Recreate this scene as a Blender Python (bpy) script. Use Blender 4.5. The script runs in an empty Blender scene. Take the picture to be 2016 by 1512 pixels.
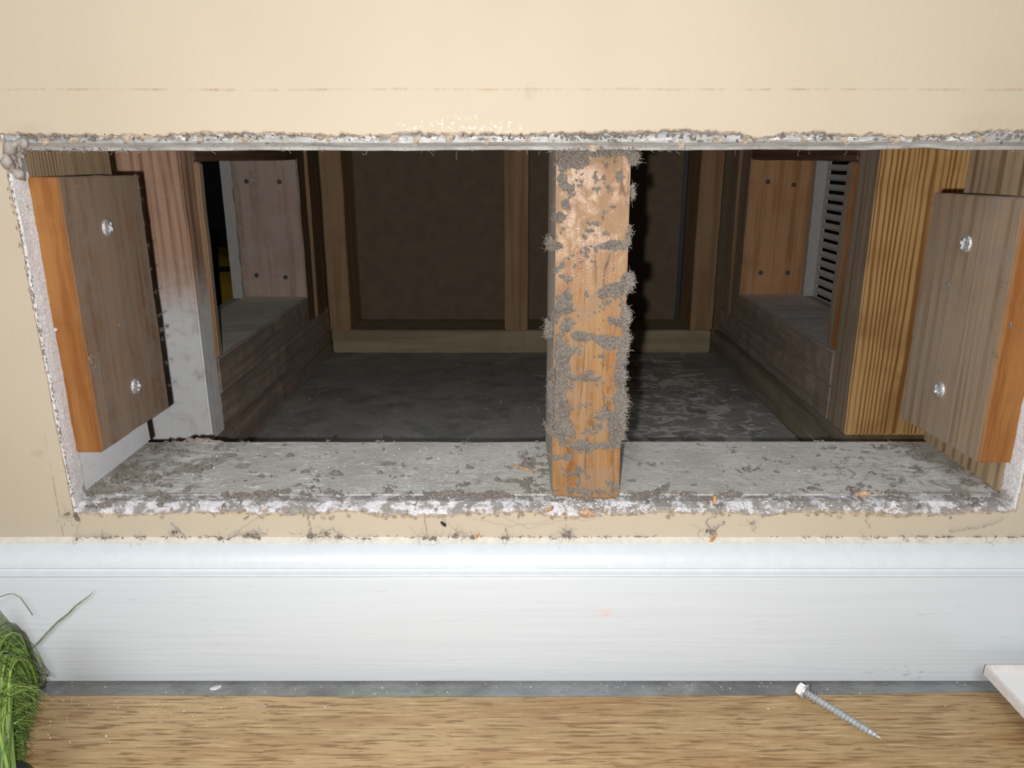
import bpy, bmesh, math, random
import numpy as np
from mathutils import Vector, Matrix
random.seed(7)
rng = np.random.default_rng(11)
S = bpy.context.scene
C = S.collection

# ------------------------------------------------------------------ camera, world, light, exposure
D, H = 0.395, 0.302            # camera stands D in front of the wall face (y = 0), lens H above the slab (z = 0)
PITCH = math.radians(16.5)
F = 1510.0                     # focal length in pixels of a 2016 px wide frame
cam = bpy.data.cameras.new('camera'); camo = bpy.data.objects.new('camera', cam); C.objects.link(camo)
camo.location = (0, -D, H); camo.rotation_euler = (math.pi/2 - PITCH, 0, 0)
cam.sensor_width = 36; cam.lens = F/2016*36; cam.clip_start = 0.005
S.camera = camo
w = bpy.data.worlds.new('world'); S.world = w; w.use_nodes = True
w.node_tree.nodes['Background'].inputs[0].default_value = (0.8, 0.85, 1, 1)
w.node_tree.nodes['Background'].inputs[1].default_value = 0.002
fl = bpy.data.lights.new('phone_flash', 'POINT'); fl.energy = 9.3; fl.shadow_soft_size = 0.0022; fl.color = (1.0, 0.985, 0.965)
flo = bpy.data.objects.new('phone_flash', fl); C.objects.link(flo); flo.location = (-0.0135, -D, H-0.008)
rl = bpy.data.lights.new('fill_light', 'AREA'); rl.energy = 24.0; rl.size = 0.9; rl.color = (0.88, 0.95, 1.0)  # unseen area fill, added to even out the flash falloff
rlo = bpy.data.objects.new('fill_light', rl); C.objects.link(rlo); rlo.location = (-0.2, -1.5, 1.5)
rlo.rotation_euler = Vector((0.2, 1.5, -1.2)).to_track_quat('-Z', 'Y').to_euler()
S.view_settings.view_transform = 'Standard'; S.view_settings.look = 'None'
S.view_settings.gamma = 1; S.view_settings.exposure = 0.0; S.view_settings.use_curve_mapping = False

# ------------------------------------------------------------------ measuring helpers (photo pixel -> place)
def ray(x, y):
    u = (x-1008)/F; v = (y-756)/F
    return Vector((u, math.cos(PITCH)-v*math.sin(PITCH), -math.sin(PITCH)-v*math.cos(PITCH)))
O = Vector((0, -D, H))
def PY(x, y, yy): r = ray(x, y); return O + r*((yy+D)/r.y)
def PX(x, y, xx): r = ray(x, y); return O + r*(xx/r.x)
def PZ(x, y, zz): r = ray(x, y); return O + r*((zz-H)/r.z)

# ------------------------------------------------------------------ numpy value noise
_T = rng.random((256, 256))
def vnoise(x, y):
    x = np.asarray(x, float); y = np.asarray(y, float)
    xi = np.floor(x).astype(int); yi = np.floor(y).astype(int); fx = x-xi; fy = y-yi
    fx = fx*fx*(3-2*fx); fy = fy*fy*(3-2*fy)
    a = _T[xi % 256, yi % 256]; b = _T[(xi+1) % 256, yi % 256]; c = _T[xi % 256, (yi+1) % 256]; d = _T[(xi+1) % 256, (yi+1) % 256]
    return (a*(1-fx)+b*fx)*(1-fy)+(c*(1-fx)+d*fx)*fy
def fbm(x, y, o=4):
    s = 0; a = 1; t = 0
    for k in range(o):
        s = s+a*vnoise(np.asarray(x)*2**k+17*k, np.asarray(y)*2**k+31*k); t += a; a *= .55
    return s/t

# ------------------------------------------------------------------ materials
ALB = {'beige_wall_paint': .68, 'white_trim_paint': .88, 'lit_cap_paint': .76, 'cream_caulk': .78, 'oak_laminate': .84, 'dusty_sill_paint': .80, 'orange_cut_edge': .50, 'dusty_brown_block': .92, 'dusty_tan_block': .85,
       'rosy_brown_post': 1.3, 'primed_brown_stud': 1.45, 'brown_drywall_back': .72, 'light_back_stud': .8, 'pale_back_plate': .8, 'grey_slab_floor': .86, 'golden_pine_post': 1.25, 'grey_lint': .66, 'lint_fibre': .74, 'white_plaster_crumb': .82,
       'gypsum_core': 1.0, 'torn_paint_scrap': .8, 'grey_metal_bead': .85, 'white_cover_metal': .85, 'white_cover_rim': .85, 'green_grass_fibre': .9, 'torn_drywall_paper': .8, 'tan_jamb': .9, 'tan_jamb_plain': .9, 'worn_orange_stud': .66, 'reddish_brown_stud': 1.4, 'grey_enamel_grille': 1.3, 'weathered_side_stud': 1.2, 'grey_painted_sill': 1.1, 'grey_blue_conduit': .7,
       'white_drywall_edge': .8, 'grey_caulk': .8, 'olive_stalk': .8}      # overall reflectance of each surface
class NB:
    def __init__(s, name):
        s.m = bpy.data.materials.new(name); s.m.use_nodes = True; s.t = s.m.node_tree; s.N = s.t.nodes
        s.p = s.N['Principled BSDF']; s.tc = s.N.new('ShaderNodeTexCoord'); s.oi = s.N.new('ShaderNodeObjectInfo')
    def link(s, a, b): s.t.links.new(a, b)
    def co(s, scale=(1, 1, 1), world=False, rnd=True):
        m = s.N.new('ShaderNodeMapping'); m.inputs['Scale'].default_value = scale
        if world:
            g = s.N.new('ShaderNodeNewGeometry'); s.link(g.outputs['Position'], m.inputs[0])
        else:
            s.link(s.tc.outputs['Object'], m.inputs[0])
            if rnd:
                mu = s.N.new('ShaderNodeVectorMath'); mu.operation = 'SCALE'; mu.inputs[0].default_value = (31, 17, 47)
                s.link(s.oi.outputs['Random'], mu.inputs['Scale']); s.link(mu.outputs[0], m.inputs['Location'])
        return m.outputs[0]
    def noise(s, vec, scale, detail=4, rough=.55, dist=0):
        n = s.N.new('ShaderNodeTexNoise'); n.inputs['Scale'].default_value = scale; n.inputs['Detail'].default_value = detail
        n.inputs['Roughness'].default_value = rough; n.inputs['Distortion'].default_value = dist; s.link(vec, n.inputs['Vector'])
        return n.outputs['Fac']
    def voro(s, vec, scale, feat='F1'):
        n = s.N.new('ShaderNodeTexVoronoi'); n.feature = feat; n.inputs['Scale'].default_value = scale; s.link(vec, n.inputs['Vector'])
        return n.outputs['Distance']
    def wave(s, vec, scale, dist, d='X', dscale=1.0):
        n = s.N.new('ShaderNodeTexWave'); n.bands_direction = d; n.inputs['Scale'].default_value = scale
        n.inputs['Distortion'].default_value = dist; n.inputs['Detail'].default_value = 2; n.inputs['Detail Scale'].default_value = dscale
        s.link(vec, n.inputs['Vector']); return n.outputs['Fac']
    def ramp(s, fac, a, b, va=0., vb=1.):
        n = s.N.new('ShaderNodeMapRange'); n.interpolation_type = 'SMOOTHSTEP'
        n.inputs['From Min'].default_value = a; n.inputs['From Max'].default_value = b
        n.inputs['To Min'].default_value = va; n.inputs['To Max'].default_value = vb; s.link(fac, n.inputs['Value']); return n.outputs[0]
    def math(s, op, a, b=None, c=None):
        n = s.N.new('ShaderNodeMath'); n.operation = op
        for k, v in enumerate((a, b, c)):
            if v is None: continue
            if isinstance(v, (int, float)): n.inputs[k].default_value = v
            else: s.link(v, n.inputs[k])
        return n.outputs[0]
    def mix(s, fac, a, b):
        n = s.N.new('ShaderNodeMix'); n.data_type = 'RGBA'
        if isinstance(fac, (int, float)): n.inputs[0].default_value = fac
        else: s.link(fac, n.inputs[0])
        for k, v in ((6, a), (7, b)):
            if isinstance(v, tuple): n.inputs[k].default_value = (*v, 1)
            else: s.link(v, n.inputs[k])
        return n.outputs[2]
    def sep(s, vec):
        n = s.N.new('ShaderNodeSeparateXYZ'); s.link(vec, n.inputs[0]); return n.outputs
    def bump(s, h, dist, strength=1.0, prev=None):
        n = s.N.new('ShaderNodeBump'); n.inputs['Distance'].default_value = dist; n.inputs['Strength'].default_value = strength
        s.link(h, n.inputs['Height'])
        if prev is not None: s.link(prev, n.inputs['Normal'])
        return n.outputs[0]
    def out(s, col, rough=.7, nrm=None, metal=0., spec=.4):
        k = ALB.get(s.m.name, 1)
        if isinstance(col, tuple): col = tuple(c*k for c in col)
        elif k != 1:
            vm = s.N.new('ShaderNodeVectorMath'); vm.operation = 'SCALE'; vm.inputs['Scale'].default_value = k; s.link(col, vm.inputs[0]); col = vm.outputs[0]
        if isinstance(col, tuple): s.p.inputs['Base Color'].default_value = (*col, 1)
        else: s.link(col, s.p.inputs['Base Color'])
        if isinstance(rough, (int, float)): s.p.inputs['Roughness'].default_value = rough
        else: s.link(rough, s.p.inputs['Roughness'])
        s.p.inputs['Metallic'].default_value = metal; s.p.inputs['Specular IOR Level'].default_value = spec
        if nrm is not None: s.link(nrm, s.p.inputs['Normal'])
        return s.m
    def blob(s, X, Zv, cx, cz, rx, rz, soft=.5):      # mask, 1 inside an ellipse on a surface
        a = s.math('POWER', s.math('DIVIDE', s.math('SUBTRACT', X, cx), rx), 2)
        b = s.math('POWER', s.math('DIVIDE', s.math('SUBTRACT', Zv, cz), rz), 2)
        return s.ramp(s.math('ADD', a, b), 1+soft, 1-soft)

DUST = (0.235, 0.205, 0.178)
def wood(name, light, dark, axis='z', fine=500, ring=45, ringmix=.5, dust=.3, rough=.6, dustcol=DUST, dist=4, paint=None, bmp=.0004, spec=.3):
    b = NB(name)
    lo = .04
    sc = {'x': (lo, 1, 1), 'y': (1, lo, 1), 'z': (1, 1, lo)}[axis]
    v = b.co(sc)
    n1 = b.noise(v, fine, 3, .6)
    n2 = b.noise(v, fine*.22, 3, .5)
    sv = b.sep(v); lin = b.math('ADD', sv[{'x': 2, 'y': 2, 'z': 0}[axis]], b.math('MULTIPLY', sv[{'x': 1, 'y': 0, 'z': 1}[axis]], .8))
    ph = b.math('ADD', b.math('MULTIPLY', lin, ring*12.), b.math('MULTIPLY', b.noise(v, 30, 2, .4), dist*7.))
    wv = b.ramp(b.math('SINE', ph), -.45, 1.0)
    wv = b.math('MULTIPLY', wv, b.ramp(b.noise(v, 60, 2), .3, .6, .35, 1))
    g = b.math('ADD', b.math('MULTIPLY', n1, .35), b.math('MULTIPLY', n2, .65))
    g = b.ramp(g, .35, .68)
    g2 = b.mix(ringmix, g, wv)
    col = b.mix(b.ramp(g2, .15, .9), light, dark)
    vo = b.co((1, 1, 1))
    big = b.noise(vo, 18, 4, .6, .4)
    col = b.mix(b.math('MULTIPLY', b.ramp(big, .45, .75), .5), col, dark)
    if paint:
        pc, z0, z1, world = paint
        wp = b.co((1, 1, 1), world=True)
        z = b.sep(wp)[2]
        zz = b.math('ADD', z, b.math('MULTIPLY', b.math('SUBTRACT', b.noise(wp, 60, 8, .75), .5), .07))
        zz = b.math('ADD', zz, b.math('MULTIPLY', b.math('SUBTRACT', b.noise(wp, 1600, 2, .7), .5), .06))
        pm = b.ramp(zz, z1, z0)
        col = b.mix(b.math('MULTIPLY', pm, .93), col, pc)
    dn = b.math('ADD', b.math('MULTIPLY', b.noise(vo, 55, 6, .7, .5), .7), b.math('MULTIPLY', b.noise(vo, 900, 3, .7), .3))
    dm = b.math('MULTIPLY', b.ramp(dn, .62-dust*.5, .80-dust*.45), min(1, .45+dust*.6))
    col = b.mix(dm, col, dustcol)
    h = b.math('ADD', b.math('MULTIPLY', g2, .6), b.math('MULTIPLY', b.noise(vo, 1500, 3, .7), .6))
    nr = b.bump(h, bmp, .7)
    return b.out(col, rough, nr, spec=spec)

def plain(name, col, rough=.6, metal=0., var=.15, scale=300, bmp=.0003, spec=.4, col2=None):
    b = NB(name); v = b.co((1, 1, 1))
    n = b.noise(v, scale, 4, .65)
    c2 = col2 or tuple(c*(1-var*2) for c in col)
    return b.out(b.mix(b.ramp(n, .35, .65), col, c2), rough, b.bump(n, bmp, .8), metal, spec)

M = {}
# beige wall paint with the faint dirt line, chips and grubby patches the photo shows
b = NB('beige_wall_paint'); wp = b.co(world=True); s_ = b.sep(wp)
X_, Z_ = s_[0], s_[2]
col = b.mix(b.ramp(b.noise(wp, 9, 3, .5), .35, .7), (.64, .55, .425), (.61, .52, .395))
zl = PY(1000, 176, 0).z
ln = b.math('MULTIPLY', b.ramp(b.math('ABSOLUTE', b.math('SUBTRACT', b.math('ADD', Z_, b.math('MULTIPLY', b.noise(wp, 12, 2), .002)), zl+.001)), .0009, .0002), b.ramp(b.noise(b.co((1, 1, .1), world=True), 60, 5, .8), .42, .66))
col = b.mix(b.math('MULTIPLY', ln, .65), col, (.42, .27, .17))
# dirty outline left by the old cover, left, below
ll = b.math('MULTIPLY', b.ramp(b.math('ABSOLUTE', b.math('SUBTRACT', X_, PY(122, 1040, 0).x)), .0008, .0001), b.math('MULTIPLY', b.ramp(b.noise(wp, 150, 4, .8), .4, .6), b.ramp(Z_, .17, .12)))
col = b.mix(b.math('MULTIPLY', ll, .6), col, (.35, .26, .19))
for (px, py, rx, rz, k) in ((76, 893, .0042, .0018, .30), (1045, 180, .003, .004, .22), (1960, 245, .02, .006, .12), (60, 270, .012, .006, .18), (95, 420, .006, .03, .10)):
    q = PY(px, py, 0)
    col = b.mix(b.math('MULTIPLY', b.math('MULTIPLY', b.blob(X_, Z_, q.x, q.z, rx, rz, .8), b.ramp(b.noise(wp, 220, 4, .7), .3, .6)), k), col, (.45, .30, .24))
# chips through to white near the upper edge
ch = None
for (px, py, rx, rz) in ((905, 243, .022, .0048), (820, 250, .012, .004), (980, 252, .02, .004), (590, 250, .09, .003), (1380, 235, .10, .006)):
    q = PY(px, py, 0); e = b.blob(X_, Z_, q.x, q.z, rx, rz, .9)
    e = b.math('MULTIPLY', e, .12 if rx > .05 else 1.0)
    ch = e if ch is None else b.math('MAXIMUM', ch, e)
sp = b.noise(wp, 420, 5, .75)
cm = b.ramp(b.math('ADD', sp, b.math('MULTIPLY', ch, .16)), .735, .755)
col = b.mix(cm, col, (.95, .92, .85))
orange = b.noise(wp, 260, 3, .5)
M['paint'] = b.out(col, .65, b.bump(orange, .00035, .5), spec=.12)

M['paper'] = plain('torn_drywall_paper', (.55, .42, .28), .9, var=.2, scale=260, col2=(.26, .215, .18), bmp=.0006)
b = NB('gypsum_core'); wp = b.co(world=True); sx = b.sep(wp)
col = b.mix(b.ramp(b.noise(wp, 700, 4, .7), .35, .65), (.86, .84, .86), (.66, .63, .65))
dn = b.noise(wp, 90, 6, .75, .6)
# grime lies mostly along the top cut and the bottom cut
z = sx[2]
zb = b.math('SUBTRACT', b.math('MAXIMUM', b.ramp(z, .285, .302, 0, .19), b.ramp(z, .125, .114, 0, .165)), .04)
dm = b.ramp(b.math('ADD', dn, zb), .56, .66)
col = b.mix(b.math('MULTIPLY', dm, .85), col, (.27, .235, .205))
M['gyp'] = b.out(col, .85, b.bump(b.noise(wp, 900, 5, .75), .0012, 1), spec=.2)

b = NB('grey_metal_bead'); wp = b.co((.12, 1, 1), world=True)
n = b.noise(wp, 350, 5, .7); vo = b.co(world=True)
col = b.mix(b.ramp(n, .35, .7), (.44, .45, .45), (.27, .265, .26))
col = b.mix(b.ramp(b.noise(vo, 110, 5, .8, .5), .60, .68), col, (.60, .61, .60))
M['bead'] = b.out(col, .42, b.bump(b.noise(vo, 500, 4, .7), .0004, .7), metal=.0, spec=.6)

# white glossy trim paint
b = NB('white_trim_paint'); wp = b.co(world=True); s_ = b.sep(wp); X_, Z_ = s_[0], s_[2]
st = b.co((.03, 1, 1), world=True)
col = b.mix(b.ramp(b.noise(st, 260, 3, .6), .4, .75), (.575, .605, .625), (.555, .58, .60))
d1 = b.noise(b.co((.10, 1, 1.3), world=True), 330, 4, .7)
reg = b.ramp(b.noise(wp, 14, 2, .5), .40, .65)
dash = b.math('MULTIPLY', b.ramp(d1, .655, .69), b.math('MULTIPLY', reg, b.ramp(Z_, .079, .072)))
col = b.mix(b.math('MULTIPLY', dash, .5), col, (.33, .31, .30))
vs = b.math('MULTIPLY', b.ramp(b.noise(b.co((1, 1, .10), world=True), 300, 3, .7), .70, .74), b.ramp(Z_, .035, .012))
col = b.mix(b.math('MULTIPLY', vs, .25), col, (.4, .4, .4))
q = PY(1187, 1206, -.014)
pk = b.math('MULTIPLY', b.blob(X_, Z_, q.x, q.z, .0052, .0030, .6), b.ramp(b.noise(b.co((.15, 1, 1), world=True), 900, 3, .7), .40, .60))
col = b.mix(b.math('MULTIPLY', pk, .75), col, (.75, .42, .42))
q = PY(1770, 1325, -.014)
pk = b.math('MULTIPLY', b.blob(X_, Z_, q.x, q.z, .018, .005, .8), b.ramp(b.noise(b.co((.2, 1, 1), world=True), 700, 3, .7), .57, .62))
col = b.mix(b.math('MULTIPLY', pk, .7), col, (.32, .25, .24))
nr = b.bump(b.noise(st, 500, 3, .6), .0004, .5)
M['trim'] = b.out(col, .30, nr, spec=.5)
M['cap'] = plain('lit_cap_paint', (.72, .765, .80), .22, var=.02, scale=120, bmp=.0002, spec=.6)  # white trim made paler: light caught by the sloping cap, put into the colour
M['caulk'] = plain('cream_caulk', (.74, .70, .62), .6, var=.06, scale=250)

# floors
b = NB('grey_slab_floor'); wp = b.co(world=True); s_ = b.sep(wp); X_, Y_ = s_[0], s_[1]
col = b.mix(b.ramp(b.noise(wp, 22, 6, .65, .6), .35, .7), (.33, .335, .325), (.19, .195, .19))
fine = b.noise(b.co((.5, 1, 1), world=True), 130, 6, .75, .5)
col = b.mix(b.math('MULTIPLY', b.ramp(fine, .60, .72), .45), col, (.55, .52, .46))
wr = b.blob(X_, Y_, .19, .52, .12, .28, .9)
col = b.mix(b.ramp(b.math('ADD', b.noise(b.co((.6, 1, 1), world=True), 38, 7, .75, 1.0), b.math('MULTIPLY', wr, .10)), .64, .72), col, (.62, .60, .56))
wr = b.blob(X_, Y_, -.10, .45, .17, .22, .9)
col = b.mix(b.math('MULTIPLY', b.ramp(b.math('ADD', b.noise(b.co((.5, 1, 1), world=True), 70, 7, .8, .8), b.math('MULTIPLY', wr, .08)), .62, .72), .5), col, (.45, .42, .36))
cav = b.math('MULTIPLY', b.ramp(Y_, .05, .14), b.ramp(b.noise(wp, 16, 6, .65, .8), .30, .62, .15, .75))
col = b.mix(cav, col, (.56, .53, .48))
blt = b.ramp(b.noise(b.co((.7, 1, 1), world=True), 48, 6, .7, .6), .57, .66)
col = b.mix(b.math('MULTIPLY', b.math('MULTIPLY', blt, b.ramp(Y_, .05, .14)), .5), col, (.70, .67, .60))
wr = b.blob(X_, Y_, .17, .50, .13, .30, 1.0)
col = b.mix(b.math('MULTIPLY', b.ramp(b.math('ADD', b.noise(b.co((.75, 1, 1), world=True), 42, 7, .72, 1.2), b.math('MULTIPLY', wr, .13)), .61, .69), b.ramp(Y_, .05, .14)), col, (.95, .92, .86))
film = b.math('MAXIMUM', b.blob(X_, Y_, .035, -.02, .05, .03, .2), b.blob(X_, Y_, .29, -.02, .075, .03, .2))
col = b.mix(b.math('MULTIPLY', b.math('MULTIPLY', film, b.ramp(Y_, .05, .0)), .35), col, (.42, .43, .46))
M['slab'] = b.out(col, .8, b.bump(b.noise(wp, 160, 6, .7), .0012, .8), spec=.3)

b = NB('oak_laminate'); v = b.co((.07, 1, 1), world=True)
n1 = b.noise(v, 620, 5, .62, .5); n2 = b.noise(b.co((.08, 1, 1), world=True), 90, 4, .6, .6)
col = b.mix(b.ramp(b.noise(b.co((.35, 1, 1), world=True), 16, 3, .5), .35, .65), (.47, .325, .165), (.39, .26, .122))
col = b.mix(b.math('MULTIPLY', b.ramp(n2, .46, .68), .7), col, (.33, .185, .078))
col = b.mix(b.math('MULTIPLY', b.ramp(n1, .525, .60), .9), col, (.215, .115, .045))
col = b.mix(b.math('MULTIPLY', b.ramp(n1, .44, .34), .5), col, (.66, .46, .25))
M['oak'] = b.out(col, .38, b.bump(n1, .0003, .6), spec=.45)

# sill paint: dusty, chipped, horizontal brush marks
b = NB('dusty_sill_paint'); wp = b.co(world=True); s_ = b.sep(wp); X_, Y_ = s_[0], s_[1]
st = b.co((.10, 1, 1), world=True)
col = b.mix(b.ramp(b.noise(wp, 30, 4, .6), .3, .7), (.80, .765, .71), (.64, .605, .55))
col = b.mix(b.math('MULTIPLY', b.ramp(b.noise(st, 420, 4, .7), .45, .7), .4), col, (.50, .48, .45))
leftw = b.ramp(X_, -.02, -.10)
dsh = b.math('MULTIPLY', b.ramp(b.noise(b.co((.22, 1, 1), world=True), 260, 2, .5), .625, .655), b.math('MAXIMUM', leftw, .25))
col = b.mix(dsh, col, (.95, .95, .95))
cen = b.blob(X_, Y_, -.045, .055, .05, .035, .9)
crk = b.noise(wp, 330, 6, .8, .5)
col = b.mix(b.ramp(b.math('ADD', crk, b.math('MULTIPLY', cen, .12)), .665, .70), col, (.95, .95, .94))
dk = b.noise(wp, 60, 7, .75, 1.2)
edge = b.math('ADD', b.math('MULTIPLY', b.ramp(Y_, .022, .013), .12), b.math('MULTIPLY', b.ramp(Y_, .10, .03), .02))
col = b.mix(b.math('MULTIPLY', b.ramp(b.noise(wp, 210, 6, .75, .8), .55, .66), .6), col, (.42, .385, .35))
cor = b.math('ADD', b.math('MULTIPLY', b.blob(X_, Y_, -.22, .055, .045, .06, .8), .12), b.math('MULTIPLY', b.blob(X_, Y_, .25, .04, .06, .05, .8), .08))
dmk = b.ramp(b.math('ADD', b.math('ADD', dk, edge), cor), .60, .67)
col = b.mix(b.math('MULTIPLY', dmk, .75), col, (.36, .32, .28))
M['sill'] = b.out(col, .7, b.bump(b.math('ADD', crk, b.math('MULTIPLY', dk, 2)), .0010, .8), spec=.25)

M['dust'] = plain('grey_lint', (.37, .325, .285), 1.0, scale=1500, col2=(.22, .19, .165), bmp=.0008, spec=.05)
M['fibre'] = plain('lint_fibre', (.45, .40, .35), 1.0, scale=900, var=.1, bmp=.0001, spec=.05)
M['crumb'] = plain('white_plaster_crumb', (.80, .79, .78), .9, scale=900, var=.08)
M['scrap'] = plain('torn_paint_scrap', (.50, .40, .29), .8, scale=400, col2=(.27, .22, .17))
M['splinter'] = plain('wood_splinter', (.58, .30, .12), .7, scale=400, col2=(.38, .17, .06))
M['chip'] = plain('tan_wood_chip', (.50, .34, .22), .85, scale=500, col2=(.33, .20, .12))
M['steel'] = plain('zinc_steel', (.50, .53, .54), .33, metal=.45, var=.12, scale=500, bmp=.0001, spec=.6)
M['steel_white'] = plain('pale_painted_steel', (.80, .76, .73), .4, metal=.1, var=.06, scale=500, bmp=.0001, spec=.6)
M['shiny'] = plain('bright_zinc_head', (.80, .82, .84), .22, metal=.6, var=.25, scale=900, bmp=.0008, spec=.8)
M['nail'] = plain('dull_nail_head', (.12, .115, .10), .6, metal=.4, scale=900)
M['cover'] = None
b = NB('white_cover_metal'); wp = b.co(world=True)
vv = b.noise(wp, 24, 2, .4, 1.5)
vein = b.ramp(b.math('ABSOLUTE', b.math('SUBTRACT', vv, .53)), .007, .001)
M['cover'] = b.out(b.mix(b.math('MULTIPLY', vein, .5), (.84, .82, .81), (.45, .44, .43)), .35, spec=.5)
M['cover_rim'] = plain('white_cover_rim', (.76, .70, .67), .45, var=.05, scale=300, bmp=.0001)
M['grille'] = plain('grey_enamel_grille', (.46, .48, .49), .5, var=.1, scale=300, spec=.5)
M['green'] = None
b = NB('green_grass_fibre'); gi = b.N.new('ShaderNodeNewGeometry')
ri = gi.outputs['Random Per Island']
col = b.mix(b.ramp(ri, .2, .95), (.065, .125, .022), (.22, .32, .07)); col = b.mix(b.ramp(ri, .0, .12), (.035, .06, .012), col)
M['green'] = b.out(col, .45, spec=.4)
_unused = plain('green_grass_fibre', (.135, .225, .040), .45, var=.22, scale=160, bmp=.00005, spec=.4, col2=(.055, .115, .018))
M['stalk'] = plain('olive_stalk', (.30, .34, .20), .5, var=.2, scale=200, bmp=.0001)
M['black'] = plain('black_rough_plastic', (.018, .016, .018), .75, var=.2, scale=900, bmp=.0008)
M['yellow'] = plain('yellow_fabric', (.42, .27, .015), .7, var=.1, scale=120)
M['cable'] = plain('dark_cable', (.02, .02, .02), .6)
M['conduit'] = plain('grey_blue_conduit', (.33, .35, .42), .35, metal=.4, var=.1, scale=200, bmp=.0001)
M['backpaper'] = plain('brown_drywall_back', (.30, .225, .155), .9, var=.07, scale=40, bmp=.0003, spec=.1)
M['drywall_side'] = plain('white_drywall_edge', (.66, .64, .62), .9, var=.05, scale=300, spec=.1)

b = NB('worn_orange_stud'); v = b.co((1, 1, .05), rnd=False); vo = b.co(rnd=False)
g = b.noise(v, 700, 4, .6); g2 = b.noise(v, 150, 3, .6)
col = b.mix(b.ramp(g, .35, .7), (.40, .205, .085), (.27, .115, .038))
col = b.mix(b.math('MULTIPLY', b.ramp(g2, .40, .65), .7), col, (.44, .27, .13))
col = b.mix(b.math('MULTIPLY', b.ramp(b.noise(b.co((1, 1, .3), rnd=False), 90, 3, .6), .56, .70), .8), col, (.27, .095, .022))
film = b.noise(vo, 75, 7, .72, .6)
fm = b.math('MULTIPLY', b.ramp(film, .44, .60), .78)
col = b.mix(fm, col, (.37, .235, .14))
sp = b.noise(vo, 620, 3, .8)
col = b.mix(b.math('MULTIPLY', b.ramp(sp, .56, .66), b.ramp(film, .36, .56, .12, .8)), col, (.27, .22, .175))
ck = b.math('MULTIPLY', b.ramp(b.math('ABSOLUTE', b.math('SUBTRACT', b.noise(v, 95, 2, .4), .5)), .010, .001), b.ramp(b.noise(vo, 26, 3), .46, .58))
col = b.mix(b.math('MULTIPLY', ck, .75), col, (.12, .065, .035))
M['stud_front'] = b.out(col, b.ramp(film, .42, .62, .21, .62), b.bump(b.math('ADD', b.noise(vo, 1000, 3, .7), b.math('MULTIPLY', g, .6)), .00018, .6), spec=.13)
M['stud_side'] = plain('dust_coated_side', (.62, .56, .49), .95, var=.1, scale=500)
M['jamb'] = wood('tan_jamb', (.42, .30, .185), (.20, .13, .075), 'z', 550, 230, .55, dust=.12, rough=.6, dist=2, bmp=.00008,
                 paint=((.84, .86, .90), .175, .215, True))
M['jamb_r'] = wood('tan_jamb_plain', (.46, .34, .22), (.23, .14, .08), 'z', 550, 70, .6, dust=.15, rough=.6, dist=2)
M['block_side'] = wood('dusty_brown_block', (.30, .20, .135), (.19, .115, .07), 'z', 420, 40, .2, dust=.45, rough=.75, dustcol=(.27, .215, .175))
M['block_edge'] = wood('orange_cut_edge', (.52, .225, .062), (.36, .125, .028), 'z', 700, 40, .2, dust=.04, rough=.55)
M['block_side_r'] = wood('dusty_tan_block', (.38, .28, .195), (.25, .17, .11), 'z', 520, 75, .4, dust=.35, rough=.75, dustcol=(.31, .26, .215))
M['post_l'] = wood('rosy_brown_post', (.46, .29, .20), (.24, .13, .085), 'z', 420, 60, .45, dust=.25, rough=.7, dustcol=(.36, .27, .22),
                   paint=((.70, .72, .73), .14, .215, True))
M['pine'] = wood('golden_pine_post', (.62, .37, .15), (.25, .11, .03), 'z', 350, 105, .75, dust=.06, rough=.5, dist=6)
M['side_brown'] = wood('weathered_side_stud', (.37, .28, .20), (.21, .155, .105), 'z', 500, 60, .4, dust=.3, rough=.8)
M['jack'] = wood('fresh_jack_stud', (.40, .25, .14), (.26, .145, .075), 'z', 500, 60, .4, dust=.2, rough=.7)
M['far_pink'] = wood('primed_brown_stud', (.36, .27, .22), (.25, .18, .14), 'z', 300, 30, .15, dust=.35, rough=.8, dustcol=(.36, .32, .29))
M['far_brown'] = wood('reddish_brown_stud', (.44, .245, .125), (.30, .15, .07), 'z', 300, 30, .2, dust=.15, rough=.8)
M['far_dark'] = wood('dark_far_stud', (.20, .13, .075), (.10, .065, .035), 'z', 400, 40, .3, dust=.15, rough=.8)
M['back_stud'] = wood('light_back_stud', (.50, .32, .18), (.34, .20, .105), 'z', 300, 30, .3, dust=.12, rough=.7)
M['back_plate'] = wood('pale_back_plate', (.50, .42, .28), (.36, .28, .17), 'x', 300, 30, .2, dust=.2, rough=.8)
M['plate_l'] = wood('greyed_brown_plate', (.45, .35, .28), (.27, .20, .16), 'y', 300, 30, .25, dust=.4, rough=.85)
M['plate_g'] = wood('olive_brown_plate', (.32, .27, .20), (.18, .15, .105), 'y', 300, 30, .3, dust=.25, rough=.85)
M['header'] = wood('dark_red_header', (.22, .12, .075), (.11, .055, .035), 'y', 300, 40, .3, dust=.2, rough=.85)
M['sill_l'] = plain('cream_painted_sill', (.88, .86, .76), .8, var=.06, scale=60, spec=.15)
M['sill_r'] = plain('grey_painted_sill', (.80, .79, .77), .8, var=.08, scale=60, spec=.15)

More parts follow.
